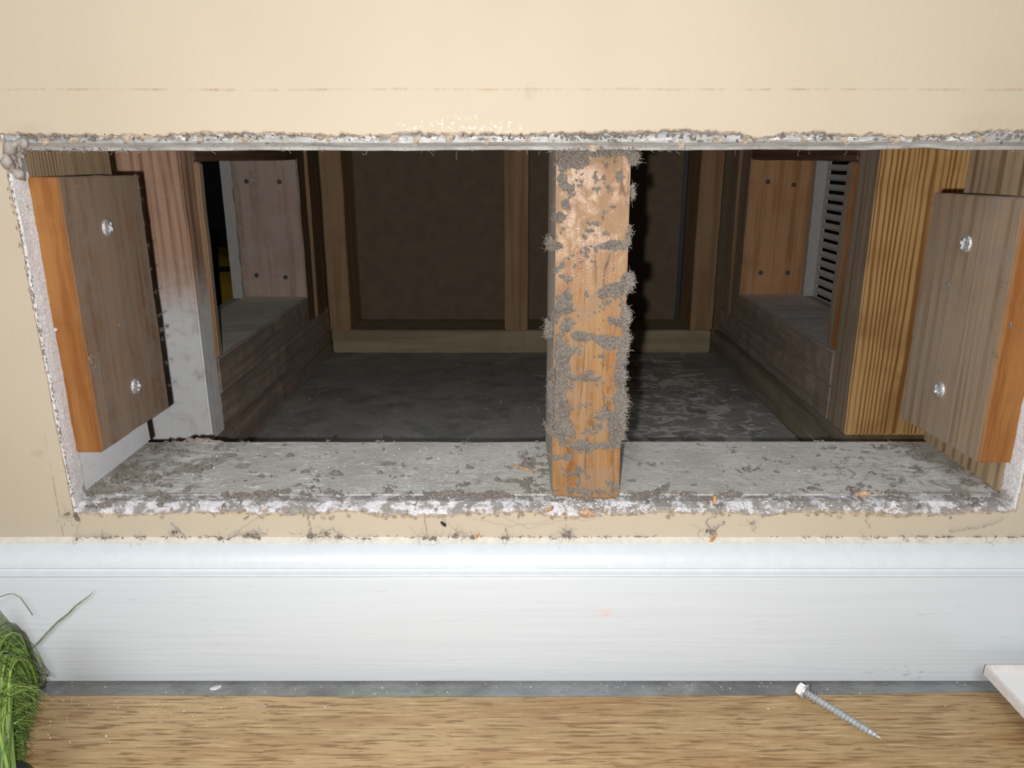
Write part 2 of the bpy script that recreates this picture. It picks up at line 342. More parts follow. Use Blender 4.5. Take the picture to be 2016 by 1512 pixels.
# ------------------------------------------------------------------ object helpers
def tag(o, label=None, cat=None, group=None, kind=None):
    if label: o['label'] = label
    if cat: o['category'] = cat
    if group: o['group'] = group
    if kind: o['kind'] = kind
    return o
def mesh(name, vs, fs, mats, parent=None, mi=None, smooth=False, base=None):
    base = Vector(base) if base is not None else Vector((0, 0, 0))
    me = bpy.data.meshes.new(name)
    vs = np.asarray([tuple(v) for v in vs], float) - np.array(base)
    me.from_pydata(vs.tolist(), [], [tuple(int(i) for i in f) for f in fs])
    for m in (mats if isinstance(mats, (list, tuple)) else [mats]): me.materials.append(m)
    if mi is not None: me.polygons.foreach_set('material_index', list(mi))
    me.polygons.foreach_set('use_smooth', [smooth]*len(me.polygons)); me.update()
    o = bpy.data.objects.new(name, me); C.objects.link(o)
    o.location = base
    if parent is not None:
        o.parent = parent; o.location = base - parent.matrix_world.translation if parent.matrix_world.translation.length else base - Vector(parent.location)
    return o
def link_bm(bm, name, mats, parent=None, base=(0, 0, 0), smooth=False):
    me = bpy.data.meshes.new(name); bmesh.ops.translate(bm, verts=bm.verts, vec=-Vector(base)); bm.to_mesh(me); bm.free()
    for m in (mats if isinstance(mats, (list, tuple)) else [mats]): me.materials.append(m)
    if smooth: me.polygons.foreach_set('use_smooth', [True]*len(me.polygons))
    o = bpy.data.objects.new(name, me); C.objects.link(o)
    if parent is not None:
        o.parent = parent; o.location = Vector(base) - Vector(parent.location)
    else: o.location = base
    return o
def lumber(name, x, y, z, mats, label=None, cat='stud', group=None, bev=.0016, rough=.0006, front=None, parent=None, kind=None, seg=.02, top=None):
    """a sawn board, edges eased and slightly uneven along its length; front: material index of faces that look at -y"""
    bm = bmesh.new(); bmesh.ops.create_cube(bm, size=1)
    sx, sy, sz = x[1]-x[0], y[1]-y[0], z[1]-z[0]
    for v in bm.verts: v.co = Vector(((v.co.x+.5)*sx+x[0], (v.co.y+.5)*sy+y[0], (v.co.z+.5)*sz+z[0]))
    bmesh.ops.bevel(bm, geom=list(bm.edges), offset=bev, segments=2, affect='EDGES')
    L = max(sx, sy, sz); ax = (sx, sy, sz).index(L)
    lo = (x[0], y[0], z[0])[ax]; Lc = min(L, .6)
    n = int(Lc/seg)
    for k in range(1, n):
        nrm = [0, 0, 0]; nrm[ax] = 1; co = [0, 0, 0]; co[ax] = lo + Lc*k/n
        bmesh.ops.bisect_plane(bm, geom=bm.verts[:]+bm.edges[:]+bm.faces[:], plane_co=co, plane_no=nrm)
    sd = random.random()*90
    for v in bm.verts:
        s = v.co[ax]*28
        for a in range(3):
            if a != ax: v.co[a] += (float(vnoise(s+sd+7*a, 3.3+v.co[(a+1) % 3]*40+sd))-.5)*2*rough
    if front is not None or top is not None:
        for f in bm.faces:
            f.normal_update()
            if front is not None and f.normal.y < -.6: f.material_index = front
            if top is not None and f.normal.z > .6: f.material_index = top
    o = link_bm(bm, name, mats, parent, ((x[0]+x[1])/2, (y[0]+y[1])/2, z[0]))
    if parent is None: tag(o, label, cat, group, kind)
    return o
def box_bm(bm, x, y, z, bev=0):
    r = bmesh.ops.create_cube(bm, size=1)
    for v in r['verts']: v.co = Vector(((v.co.x+.5)*(x[1]-x[0])+x[0], (v.co.y+.5)*(y[1]-y[0])+y[0], (v.co.z+.5)*(z[1]-z[0])+z[0]))
    if bev:
        es = {e for v in r['verts'] for e in v.link_edges}
        bmesh.ops.bevel(bm, geom=list(es), offset=bev, segments=2, affect='EDGES')
def tube(vs, fs, pts, rad, n=4):
    """adds a tapered tube along pts"""
    b0 = len(vs); k = len(pts); pts = [Vector(p) for p in pts]
    for i, p in enumerate(pts):
        t = (pts[min(i+1, k-1)]-pts[max(i-1, 0)])
        t = t.normalized() if t.length > 1e-9 else Vector((0, 0, 1))
        a = t.cross(Vector((.3, .9, .31))).normalized(); c = t.cross(a)
        r = rad[i] if hasattr(rad, '__len__') else rad
        for j in range(n):
            th = 2*math.pi*j/n; vs.append(p+a*math.cos(th)*r+c*math.sin(th)*r)
    for i in range(k-1):
        for j in range(n):
            j2 = (j+1) % n; fs.append((b0+i*n+j, b0+i*n+j2, b0+(i+1)*n+j2, b0+(i+1)*n+j))
    fs.append(tuple(b0+j for j in range(n))[::-1]); fs.append(tuple(b0+(k-1)*n+j for j in range(n)))
def fibre_pts(p, length, out, k=6, curl=1.2):
    p = Vector(p); d = (Vector(out)+Vector((random.gauss(0, .7), random.gauss(0, .7), random.gauss(0, .7)))).normalized()
    ax = Vector((random.gauss(0, 1), random.gauss(0, 1), random.gauss(0, 1))).normalized(); pts = [p.copy()]
    for i in range(k):
        d = (Matrix.Rotation(curl/k*random.uniform(.5, 2.2), 3, ax) @ d).normalized(); p = p+d*length/k; pts.append(p.copy())
    return pts
def lump(vs, fs, c, r, flat=1.0, seed=0, sub=2, sp=None):
    bm = bmesh.new(); bmesh.ops.create_icosphere(bm, subdivisions=sub, radius=1)
    b0 = len(vs); rr = random.random()*50; rot = Matrix.Rotation(random.uniform(0, 6.3), 3, 'Z')
    ex = sp or (random.uniform(.6, 1.4), random.uniform(.6, 1.4), flat)
    for v in bm.verts:
        k = .65+.7*float(vnoise(v.co.x*2.2+rr+5, v.co.y*2.2+v.co.z*1.9+rr))
        q = rot @ Vector((v.co.x*ex[0], v.co.y*ex[1], v.co.z*ex[2])); vs.append(Vector(c)+q*r*k)
    for f in bm.faces: fs.append(tuple(b0+v.index for v in f.verts))
    bm.free()

# ------------------------------------------------------------------ setting: front wall with the ragged opening
XL, XR, ZT, ZB = -.2505, .2855, .3126, .1085       # edge of the paint round the opening
WT = .0127
vs, fs, mi = [], [], []
def strip(n, fn):
    b0 = len(vs); k = 7
    for i in range(n+1): vs.extend(fn(i/n))
    for i in range(n):
        for j in range(k-1):
            fs.append((b0+i*k+j, b0+i*k+j+1, b0+(i+1)*k+j+1, b0+(i+1)*k+j)); mi.append((0, 1, 2, 2, 2, 3)[j])
def noff(s, seed, kind):
    a = (float(fbm(s*42, seed, 6))-.5); c = (float(fbm(s*420, seed+9, 4))-.5); d = float(fbm(s*160+4, seed+21, 4)); g = (float(fbm(s*500, seed+33, 3))-.5)
    if kind == 'top':   return (.0066*a+.0022*c-.0004, .0004+.0040*max(0, d-.5)*2, .0008+.0015*d+.001*g)
    if kind == 'bot':   return (.0066*a+.0020*c, .0014+.0035*d, .0034+.0014*g)
    return (.0020*a+.0005*c, .0003+.0008*d, .0012+.0006*g)
def pband(x, sd_): return .0003+.0045*max(0, float(fbm(x*55+9, sd_, 5))-.53)+.0006*float(vnoise(x*700, sd_))
def top_fn(t):
    x = -1.6+3.2*t if False else XLc + (XRc-XLc)*t
    a, bb, c = noff(x+2, 3.1, 'top')
    return [(x, 0, 2.4), (x, 0, ZT-a+pband(x, 5.5)), (x, .0004, ZT-a-.0002), (x, .0012, ZT-a-bb), (x, .004, ZT-a-c*.8), (x, WT, ZT+.001), (x, WT, 2.4)]
XLc, XRc = XL-.0035, XR+.0035
strip(900, top_fn)
def bot_fn(t):
    x = XLc+(XRc-XLc)*t
    a, bb, c = noff(x+5, 8.1, 'bot')
    dip = -.0022*math.exp(-((x-.036)/.022)**2)
    return [(x, 0, 0), (x, 0, ZB+a+dip-pband(x+3, 2.5)*1.5), (x, .0004, ZB+a+.0003+dip), (x, .0016, ZB+a+bb*.6+dip), (x, .006, ZB+.0018+c*.9+dip*.4), (x, WT+.0006, ZB+.0050), (x, WT+.0006, 0)]
strip(900, lambda t: bot_fn(1-t))
def side_fn(t, X0, sgn, seed):
    z = ZB-.008+(ZT-ZB+.014)*t
    a, bb, c = noff(z+seed, seed, 'side')
    lean = .003*(ZT-z)/(ZT-ZB)*(1 if sgn > 0 else .3)      # the left cut leans
    return [(X0-sgn*1.4, -.00008, z), (X0+sgn*(a+lean-.0006), -.00008, z), (X0+sgn*(a+lean-.0003), .0005, z), (X0+sgn*(a+lean+bb), .0012, z), (X0+sgn*(c+.0006+lean*.8), .0055, z), (X0+sgn*(.0027+lean*.4+a*.5+c*.4), WT-.0008, z), (X0-sgn*1.4, WT, z)]
strip(360, lambda t: side_fn(1-t, XL, 1, 1.7))
strip(360, lambda t: side_fn(t, XR, -1, 6.7))
# corners outside the ragged span
def quad(a, b_, c, d, m): b0 = len(vs); vs.extend([a, b_, c, d]); fs.append((b0, b0+1, b0+2, b0+3)); mi.append(m)
for (xa, xb, za, zb) in ((-1.65, XLc, ZT+.004, 2.4), (XRc, 1.69, ZT+.004, 2.4), (-1.65, XLc, 0, ZB-.006), (XRc, 1.69, 0, ZB-.006)):
    quad((xa, 0, za), (xb, 0, za), (xb, 0, zb), (xa, 0, zb), 0)
    quad((xb, WT, za), (xa, WT, za), (xa, WT, zb), (xb, WT, zb), 3)
wall = mesh('wall_front', vs, fs, [M['paint'], M['paper'], M['gyp'], M['backpaper']], mi=mi)
tag(wall, 'beige painted drywall with a long ragged opening above the skirting', None, kind='structure')

# grey bead along the top of the opening
vs, fs = [], []
prof = [(.0115, .3150), (.0030, .3138), (.0016, .3115), (.0022, .3088), (.0050, .3068), (.0058, .3052), (.0118, .3050), (.0124, .3150)]
n = 420
for i in range(n+1):
    x = -.2495+.5335*i/n
    dz = (float(fbm(x*40+9, 2.2, 3))-.5)*.0010 + .0010*math.exp(-((x-.205)/.012)**2) + .0012*x
    for (y, z) in prof: vs.append((x, y+(float(fbm(x*160+3, z*900, 3))-.5)*.0007, z+dz))
k = len(prof)
for i in range(n):
    for j in range(k): fs.append((i*k+j, (i+1)*k+j, (i+1)*k+(j+1) % k, i*k+(j+1) % k))
tag(mesh('trim_1', vs, fs, M['bead'], smooth=False), kind='structure')

# skirting board: flat board with rounded cap
bt = -.014
prof = [(0, .008), (bt, .008), (bt-.0001, .0745), (bt+.0006, .0760), (bt-.0008, .0772), (bt-.0006, .0784), (bt+.0016, .0790), (bt+.0026, .0800), (bt+.0014, .0812), (bt+.0018, .0832),
        (bt+.0028, .0852), (bt+.0044, .0872), (bt+.0064, .0890), (bt+.0086, .0904), (bt+.0104, .0914), (-.0022, .0922), (0, .0938)]
vs, fs, mi = [], [], []
n = 300; x0, x1 = -1.6, 1.6; k = len(prof)
for i in range(n+1):
    x = x0+(x1-x0)*i/n; t = (i/n-.5)
    for j, (y, z) in enumerate(prof):
        wv = (float(vnoise(x*30, 3+j*.2))-.5)*.0005 if j > 12 else 0
        vs.append((x, y, z+wv))
for i in range(n):
    for j in range(k-1): fs.append((i*k+j, (i+1)*k+j, (i+1)*k+j+1, i*k+j+1)); mi.append(1 if j >= 14 else (2 if j >= 3 else 0))
bbd = mesh('baseboard_front', vs, fs, [M['trim'], M['caulk'], M['cap']], mi=mi, smooth=True)
tag(bbd, kind='structure')
md = bbd.modifiers.new('e', 'EDGE_SPLIT'); md.split_angle = math.radians(50)

# floors: grey slab under everything, oak laminate in front
bm = bmesh.new(); box_bm(bm, (-2.4, 2.4), (-2.2, 3.0), (-.05, 0)); tag(link_bm(bm, 'floor', M['slab']), kind='structure')
vs = []; ys = -2.1
pts = [(-1.6, -.0262), (PZ(300, 1372, .008).x, -.0262), (PZ(1000, 1371, .008).x, PZ(1000, 1371, .008).y), (PZ(1700, 1366, .008).x, PZ(1700, 1366, .008).y), (PZ(1940, 1361, .008).x, PZ(1940, 1361, .008).y), (1.6, -.021)]
for (x, y) in pts: vs += [(x, ys, .0005), (x, ys, .008), (x, y-.0006, .008), (x, y, .0074), (x, y, .0005)]
fs = []
for i in range(len(pts)-1):
    for j in range(4): fs.append((i*5+j, i*5+j+1, i*5+5+j+1, i*5+5+j))
tag(mesh('floor', vs, [f[::-1] for f in fs], M['oak']), kind='structure')
bm = bmesh.new(); box_bm(bm, (-2.4, 2.4), (-2.2, 3.0), (2.4, 2.45)); tag(link_bm(bm, 'ceiling', M['drywall_side']), kind='structure')

# drywall of the neighbouring rooms, seen from inside the shaft
def side_wall(name, x0, x1, hole, mats, z1=2.4, seed=1.):
    (ya, yb, za, zb) = hole
    bm = bmesh.new()
    for (y, z) in (((WT, ya), (0, z1)), ((yb, 1.9), (0, z1)), ((ya, yb), (0, za)), ((ya, yb), (zb, z1))): box_bm(bm, (x0, x1), y, z)
    o = link_bm(bm, name, mats); tag(o, kind='structure'); return o
side_wall('wall_left', -.391, -.3785, (.372, .671, .112, .306), M['drywall_side'])
side_wall('wall_right', .4165, .4285, (.385, .690, .112, .306), M['drywall_side'])
bm = bmesh.new(); box_bm(bm, (-.3785, .4165), (.8895, .902), (0, 2.4)); tag(link_bm(bm, 'wall_back', M['backpaper']), kind='structure')

# ragged white plaster edges of the two side openings
def ragged(x, y, z0, z1, amp, seed, parent, mat):
    vs, fs = [], []; n = 90
    for i in range(n+1):
        z = z0+(z1-z0)*i/n; a = float(fbm(z*70+seed, seed, 3))*amp
        vs += [(x[0], y+.002, z), (x[0]+a*.2, y-.0012, z), (x[1]+(a if x[1] > x[0] else -a), y-.0014, z), (x[1]+(a if x[1] > x[0] else -a), y+.002, z)]
    for i in range(n):
        for j in range(3): fs.append((i*4+j, i*4+j+1, i*4+5+j, i*4+4+j))
    return mesh('plaster_edge', vs, fs, mat, parent=parent)
ragged((-.391, -.3785), .671, .112, .300, .004, 3.3, bpy.data.objects['wall_left'], M['drywall_side'])
ragged((.4285, .4160), .690, .112, .298, .004, 5.3, bpy.data.objects['wall_right'], M['drywall_side'])

# ------------------------------------------------------------------ framing of the front wall
SX = (.0230, .0610)
TOP = 2.39
def rnd(a, b): return random.uniform(a, b)
lumber('jamb_stud', (-.287, -.249), (.0135, .1015), (.114, TOP), [M['jamb']], 'tan grained stud at the left end of the wall opening, white below', 'stud')
lumber('jamb_stud', (.283, .321), (.0135, .1015), (.114, TOP), [M['jamb_r']], 'tan grained stud at the right end of the wall opening', 'stud')
ms = lumber('wall_stud', SX, (.0135, .100), (.1142, TOP), [M['side_brown'], M['stud_front']], 'orange worn stud furred with grey lint, dividing the opening', 'stud', front=1, bev=.0009, rough=.0003)
lumber('sill_plate', (-.55, .55), (.0135, .1020), (.0765, .1135), [M['sill']], 'long dusty whitish sill board along the bottom of the opening', 'board', rough=.0004)
lumber('sill_plate', (-.55, .55), (.0135, .1020), (.0384, .0762), [M['plate_l']], 'middle board hidden under the long dusty sill', 'board')
lumber('bottom_plate', (-.55, .55), (.0135, .1020), (.0, .0381), [M['plate_l']], 'lowest board under the long dusty sill, on the slab', 'board')

ms.data.materials.append(M['stud_side'])
for v in ms.data.vertices:
    if v.co.y < -.03: v.co.y -= .0037*(v.co.x+.019)/.038 - .035*(min(v.co.z, .22)-.09)
ms.data.update()
for f in ms.data.polygons:
    if f.normal.x < -.6: f.material_index = 2
def sfront(x): return .0037*(x-SX[0])/.038 - .035*(GZ-.1142-.09)
# blocks screwed to both jambs: wide dusty face, orange cut edge
def screw_head(parent, c, nrm, r, spin):
    vs, fs = [], []; nr, nt = 9, 36; nrm = Vector(nrm).normalized(); a = nrm.cross(Vector((0, 0, 1))).normalized(); bb = nrm.cross(a)
    for i in range(nr+1):
        q = i/nr
        for j in range(nt):
            th = 2*math.pi*j/nt; rr = r*q
            h = .0022*(1-q**3)**.6 + (.0004 if q > .8 else 0)
            lx, ly = rr*math.cos(th+spin), rr*math.sin(th+spin)
            if (abs(lx) < r*.17 or abs(ly) < r*.17) and q < .66: h -= .0017
            if i == nr: h = -.0006
            vs.append(Vector(c)+a*rr*math.cos(th)+bb*rr*math.sin(th)+nrm*h)
    for i in range(nr):
        for j in range(nt):
            j2 = (j+1) % nt; fs.append((i*nt+j, i*nt+j2, (i+1)*nt+j2, (i+1)*nt+j))
    o = mesh('screw_head', vs, fs, M['shiny'], parent=parent, base=c); return o
def block(x, y, z, side, edge, cut, label, sgn, screws):
    bm = bmesh.new(); box_bm(bm, x, y, z)
    for v in bm.verts:
        if v.co.z < z[0]+.001: v.co.z += cut*(v.co.y-y[0])/(y[1]-y[0])
        else: v.co.z += -.001*(v.co.y-y[0])/(y[1]-y[0])
    bmesh.ops.bevel(bm, geom=list(bm.edges), offset=.0008, segments=2, affect='EDGES')
    for ax, k, lo, hi in ((2, 26, z[0], z[1]), (1, 12, y[0], y[1])):
        for i in range(1, k):
            nn = [0, 0, 0]; nn[ax] = 1; co = [0, 0, 0]; co[ax] = lo+(hi-lo)*i/k
            bmesh.ops.bisect_plane(bm, geom=bm.verts[:]+bm.edges[:]+bm.faces[:], plane_co=co, plane_no=nn)
    for v in bm.verts:
        v.co.y += (float(fbm(v.co.z*120+sgn*9, 5.5, 3))-.5)*.0014
        if abs(v.co.z-z[0]) < .01 or abs(v.co.z-z[1]) < .004: v.co.z += (float(fbm(v.co.y*140+sgn*9, 7.5, 3))-.5)*.0016
    for f in bm.faces:
        f.normal_update()
        if f.normal.y < -.75: f.material_index = 1
    o = link_bm(bm, 'wood_block', [side, edge], None, ((x[0]+x[1])/2, (y[0]+y[1])/2, z[0])); tag(o, label, 'wood block')
    for (px, py, sp) in screws:
        xx = x[1] if sgn > 0 else x[0]
        screw_head(o, PX(px, py, xx), (sgn, -.02, 0), .0052, sp)
    return o
zt = PX(120, 348, -.232).z; zb_ = PX(203, 890, -.232).z
bl = block((-.2488, -.2320), (.0105, .0985), (zb_, zt), M['block_side'], M['block_edge'], -.002, 'dark brown wood block with a bright orange front edge, screwed at the left end', 1,
           ((210, 448, .5), (266, 760, .2)))
vs, fs = [], []; c = PY(112, 648, .0103); tube(vs, fs, [c+Vector((0, .001, 0)), c+Vector((0, -.0012, 0))], .0009, 10)
mesh('nail_head', vs, fs, M['shiny'], parent=bl, base=c)
br = block((.2635, .2828), (.0085, .0985), (PX(1925, 911, .2635).z, PX(1842, 376, .2635).z), M['block_side_r'], M['block_edge'], -.004, 'greyish tan wood block with orange edge, screwed at the right end', -1,
           ((1903, 480, .3), (1851, 767, .9)))

def block_dust(o, xx, spots, edge):
    vs, fs = [], []
    for (px, py, r) in spots:
        p = PX(px, py, xx)
        for q in range(3): lump(vs, fs, p+Vector((0, random.gauss(0, r*.5), random.gauss(0, r*.8))), r*rnd(.5, .8), .8, sub=1, sp=(.35, .8, 1.2))
        for q in range(7): tube(vs, fs, fibre_pts(p, rnd(.002, .006), ((1 if xx < 0 else -1)*.4, 0, 0), 6, 2.5), .00006, 3)
    for (px, py) in edge:
        for q in range(9): tube(vs, fs, fibre_pts(PX(px, py, xx), rnd(.0015, .004), (.5, .3, 0) if xx < 0 else (-.5, .3, 0), 5, 2.5), .00007, 3)
    mesh('dust', vs, fs, M['dust'], parent=o, base=o.location)['kind'] = 'stuff'
block_dust(bl, -.2318, ((185, 550, .0012), (178, 705, .0014), (186, 722, .0012), (235, 640, .0009), (210, 800, .0012), (228, 812, .0006), (152, 366, .0009)), [(266+k*7.5, 345+k*46) for k in range(10)]+[(317, 650)]*3+[(270, 368)]*2)
block_dust(br, .2633, ((1868, 560, .0010), (1975, 560, .0012), (1962, 700, .0010), (1850, 730, .0008), (1812, 640, .0008), (1990, 640, .0010)), [(1838-k*6.5, 400+k*44) for k in range(10)])

# ------------------------------------------------------------------ framing of the shaft behind
LX, RX = -.289, .328
Z1, Z2, Z3 = .0375, .0755, .1130
HD = .2975
# left side
lumber('corner_stud', (LX-.089, LX), (.300, .3308), (Z1+.0005, TOP), [M['post_l']], 'rosy brown stud behind the left block, speckled white towards its foot', 'stud')
lumber('jack_stud', (LX-.087, LX+.003), (.3312, .3425), (Z3+.0005, HD), [M['side_brown'], M['jack']], 'thin dark stud at the near side of the left inner opening', 'stud', front=1)
lumber('bottom_plate', (LX-.089, LX+.001), (.104, .798), (.0, Z1), [M['plate_l']], 'greyed floor plate running back along the left side of the shaft', 'board')
lumber('middle_plate', (LX-.089, LX), (.3312, .797), (Z1+.0004, Z2), [M['plate_l']], 'brown board between floor plate and sill on the left side', 'board')
lumber('side_sill', (LX-.089, LX+.0015), (.3312, .676), (Z2+.0004, Z3), [M['plate_l'], M['sill_l']], 'cream topped sill of the left inner opening', 'board', top=1)
lumber('side_header', (LX-.089, LX+.001), (.3312, .676), (HD+.0005, .336), [M['header']], 'dark board across the top of the left inner opening', 'board')
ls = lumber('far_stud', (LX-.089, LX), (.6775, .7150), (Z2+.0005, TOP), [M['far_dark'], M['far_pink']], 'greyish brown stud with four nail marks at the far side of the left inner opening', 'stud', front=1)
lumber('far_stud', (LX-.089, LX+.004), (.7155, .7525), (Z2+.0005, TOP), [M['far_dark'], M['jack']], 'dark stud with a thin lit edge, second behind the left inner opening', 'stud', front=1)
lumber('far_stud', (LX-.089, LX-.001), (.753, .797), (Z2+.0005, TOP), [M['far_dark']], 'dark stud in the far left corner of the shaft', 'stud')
# right side
lumber('corner_stud', (RX, RX+.088), (.317, .3610), (Z1+.0005, TOP), [M['side_brown'], M['pine']], 'golden pine stud with bold vertical grain beside the right block', 'stud', front=1)
lumber('jack_stud', (RX-.0035, RX+.086), (.3614, .378), (Z3+.0005, HD), [M['side_brown'], M['block_edge']], 'thin stud with an orange edge at the near side of the right inner opening', 'stud', front=1)
lumber('bottom_plate', (RX-.009, RX+.088), (.104, .798), (.0, Z1), [M['plate_g']], 'olive brown floor plate running back along the right side of the shaft', 'board')
lumber('middle_plate', (RX, RX+.088), (.3614, .797), (Z1+.0004, Z2), [M['plate_l']], 'brown board between floor plate and sill on the right side', 'board')
lumber('side_sill', (RX-.0015, RX+.088), (.3614, .699), (Z2+.0004, Z3), [M['plate_l'], M['sill_r']], 'grey topped sill of the right inner opening below the louvred grille', 'board', top=1)
lumber('side_header', (RX-.001, RX+.088), (.3614, .699), (HD+.0005, .336), [M['header']], 'dark board across the top of the right inner opening', 'board')
rs = lumber('far_stud', (RX, RX+.088), (.6995, .7400), (Z2+.0005, TOP), [M['side_brown'], M['far_brown']], 'reddish brown stud with nail marks beside the louvred grille', 'stud', front=1)
lumber('far_stud', (RX-.004, RX+.088), (.7405, .7700), (Z2+.0005, TOP), [M['side_brown'], M['jack']], 'weathered stud with a thin lit edge, second behind the right inner opening', 'stud', front=1)
lumber('far_stud', (RX-.001, RX+.088), (.7705, .797), (Z2+.0005, TOP), [M['side_brown']], 'weathered stud in the far right corner of the shaft', 'stud')
for par, lst in ((ls, ((485, 357), (550, 358), (505, 542), (562, 546))), (rs, ((1512, 358), (1563, 364), (1498, 537), (1551, 537)))):
    for (px, py) in lst:
        yy = .6775 if par is ls else .6995
        c = PY(px, py, yy-.0006); vs, fs = [], []; tube(vs, fs, [c+Vector((0, .001, 0)), c+Vector((0, -.0004, 0))], .0032, 12)
        mesh('nail_head', vs, fs, M['nail'], parent=par, base=c)
# back side
lumber('back_plate', (-.2865, .3170), (.800, .889), (.0, .0370), [M['back_plate']], 'pale floor plate across the back of the shaft', 'board')
lumber('back_stud', (-.2885, -.2560), (.800, .889), (.0375, TOP), [M['back_stud']], 'light brown stud at the left of the back wall', 'stud')
lumber('back_stud', (-.0110, .0255), (.800, .889), (.0375, TOP), [M['back_stud']], 'light brown stud in the middle of the back wall', 'stud')
lumber('back_stud', (.2835, .3185), (.800, .889), (.0375, TOP), [M['back_stud']], 'light brown stud at the right of the back wall', 'stud')
vs, fs = [], []
tube(vs, fs, [(.2795, .884, .0375), (.2795, .884, 2.38)], .0035, 12)
tag(mesh('conduit', vs, fs, M['conduit'], base=(.2795, .884, .0375), smooth=True), 'thin grey blue vertical conduit beside the right back stud', 'conduit')

# louvred grille on the far side of the right opening
gx = .4290
vs, fs = [], []
root = bpy.data.objects.new('return_grille', None); C.objects.link(root); root.location = (gx, .53, .112)
tag(root, 'grey louvred metal vent grille seen through the right inner opening', 'vent grille')
bm = bmesh.new()
zs = [.2955-.01275*i for i in range(15)]
y0, y1 = .365, .679
box_bm(bm, (gx, gx+.0016), (y1, .71), (.09, .33)); box_bm(bm, (gx, gx+.0016), (.34, y0), (.09, .33))
box_bm(bm, (gx, gx+.0016), (y0, y1), (zs[0]+.0033, .33)); box_bm(bm, (gx, gx+.0016), (y0, y1), (.09, zs[-1]-.0033))
for i in range(len(zs)-1): box_bm(bm, (gx, gx+.0016), (y0, y1), (zs[i+1]+.0033, zs[i]-.0033))
for z in zs:     # rounded slot ends and middle bars
    for yc in (.4675, .5725): box_bm(bm, (gx, gx+.0016), (yc-.004, yc+.004), (z-.0033, z+.0033))
link_bm(bm, 'grille_face', M['grille'], root, (gx, .53, .112))
for z in zs:
    vs, fs = [], []
    for ya, yb in ((y0, .4635), (.4715, .5685), (.5765, y1)):
        b0 = len(vs)
        for (x, zz) in ((gx-.0002, z+.0036), (gx-.0026, z+.0030), (gx-.0030, z+.0018), (gx-.0010, z+.0026)):
            vs += [(x, ya, zz), (x, yb, zz)]
        for k in range(4): k2 = (k+1) % 4; fs.append((b0+2*k, b0+2*k+1, b0+2*k2+1, b0+2*k2))
    mesh('louvre', vs, fs, M['grille'], parent=root, base=(gx, .53, z))

# yellow bundle and cable in the room beyond the left opening
vs, fs = [], []; nU, nV = 40, 24
cY = PX(440, 560, -.62)
for i in range(nU+1):
    for j in range(nV):
        th = 2*math.pi*j/nV; ph = math.pi*i/nU
        r = 1+.16*(float(fbm(i*.22+3, j*.35, 3))-.5)
        vs.append((-.585+.15*r*math.sin(ph)*math.cos(th), .98+.30*r*math.cos(ph)*1.0, max(.001, .06+.088*r*math.sin(ph)*math.sin(th))))
for i in range(nU):
    for j in range(nV): j2 = (j+1) % nV; fs.append((i*nV+j, i*nV+j2, (i+1)*nV+j2, (i+1)*nV+j))
tag(mesh('yellow_bundle', vs, fs, M['yellow'], base=(-.585, .98, 0), smooth=True), 'dim yellow bundle in the dark room beyond the left inner opening', 'bundle')
vs, fs = [], []
cp = [PX(395+k*10, 527+3*math.sin(k*.5)+.35*k, -.425) for k in range(11)]
cp = [Vector((p.x, p.y, p.z)) for p in cp]
cp = [Vector((cp[0].x, cp[0].y-.12, .004)), Vector((cp[0].x, cp[0].y-.05, cp[0].z*.7))]+cp+[Vector((cp[-1].x, cp[-1].y+.1, cp[-1].z*.6)), Vector((cp[-1].x, cp[-1].y+.18, .004))]
tube(vs, fs, cp, .0035, 8)
tag(mesh('cable', vs, fs, M['cable'], base=(-.425, cp[0].y, 0), smooth=True), 'dark cable crossing in front of the dim yellow bundle', 'cable')

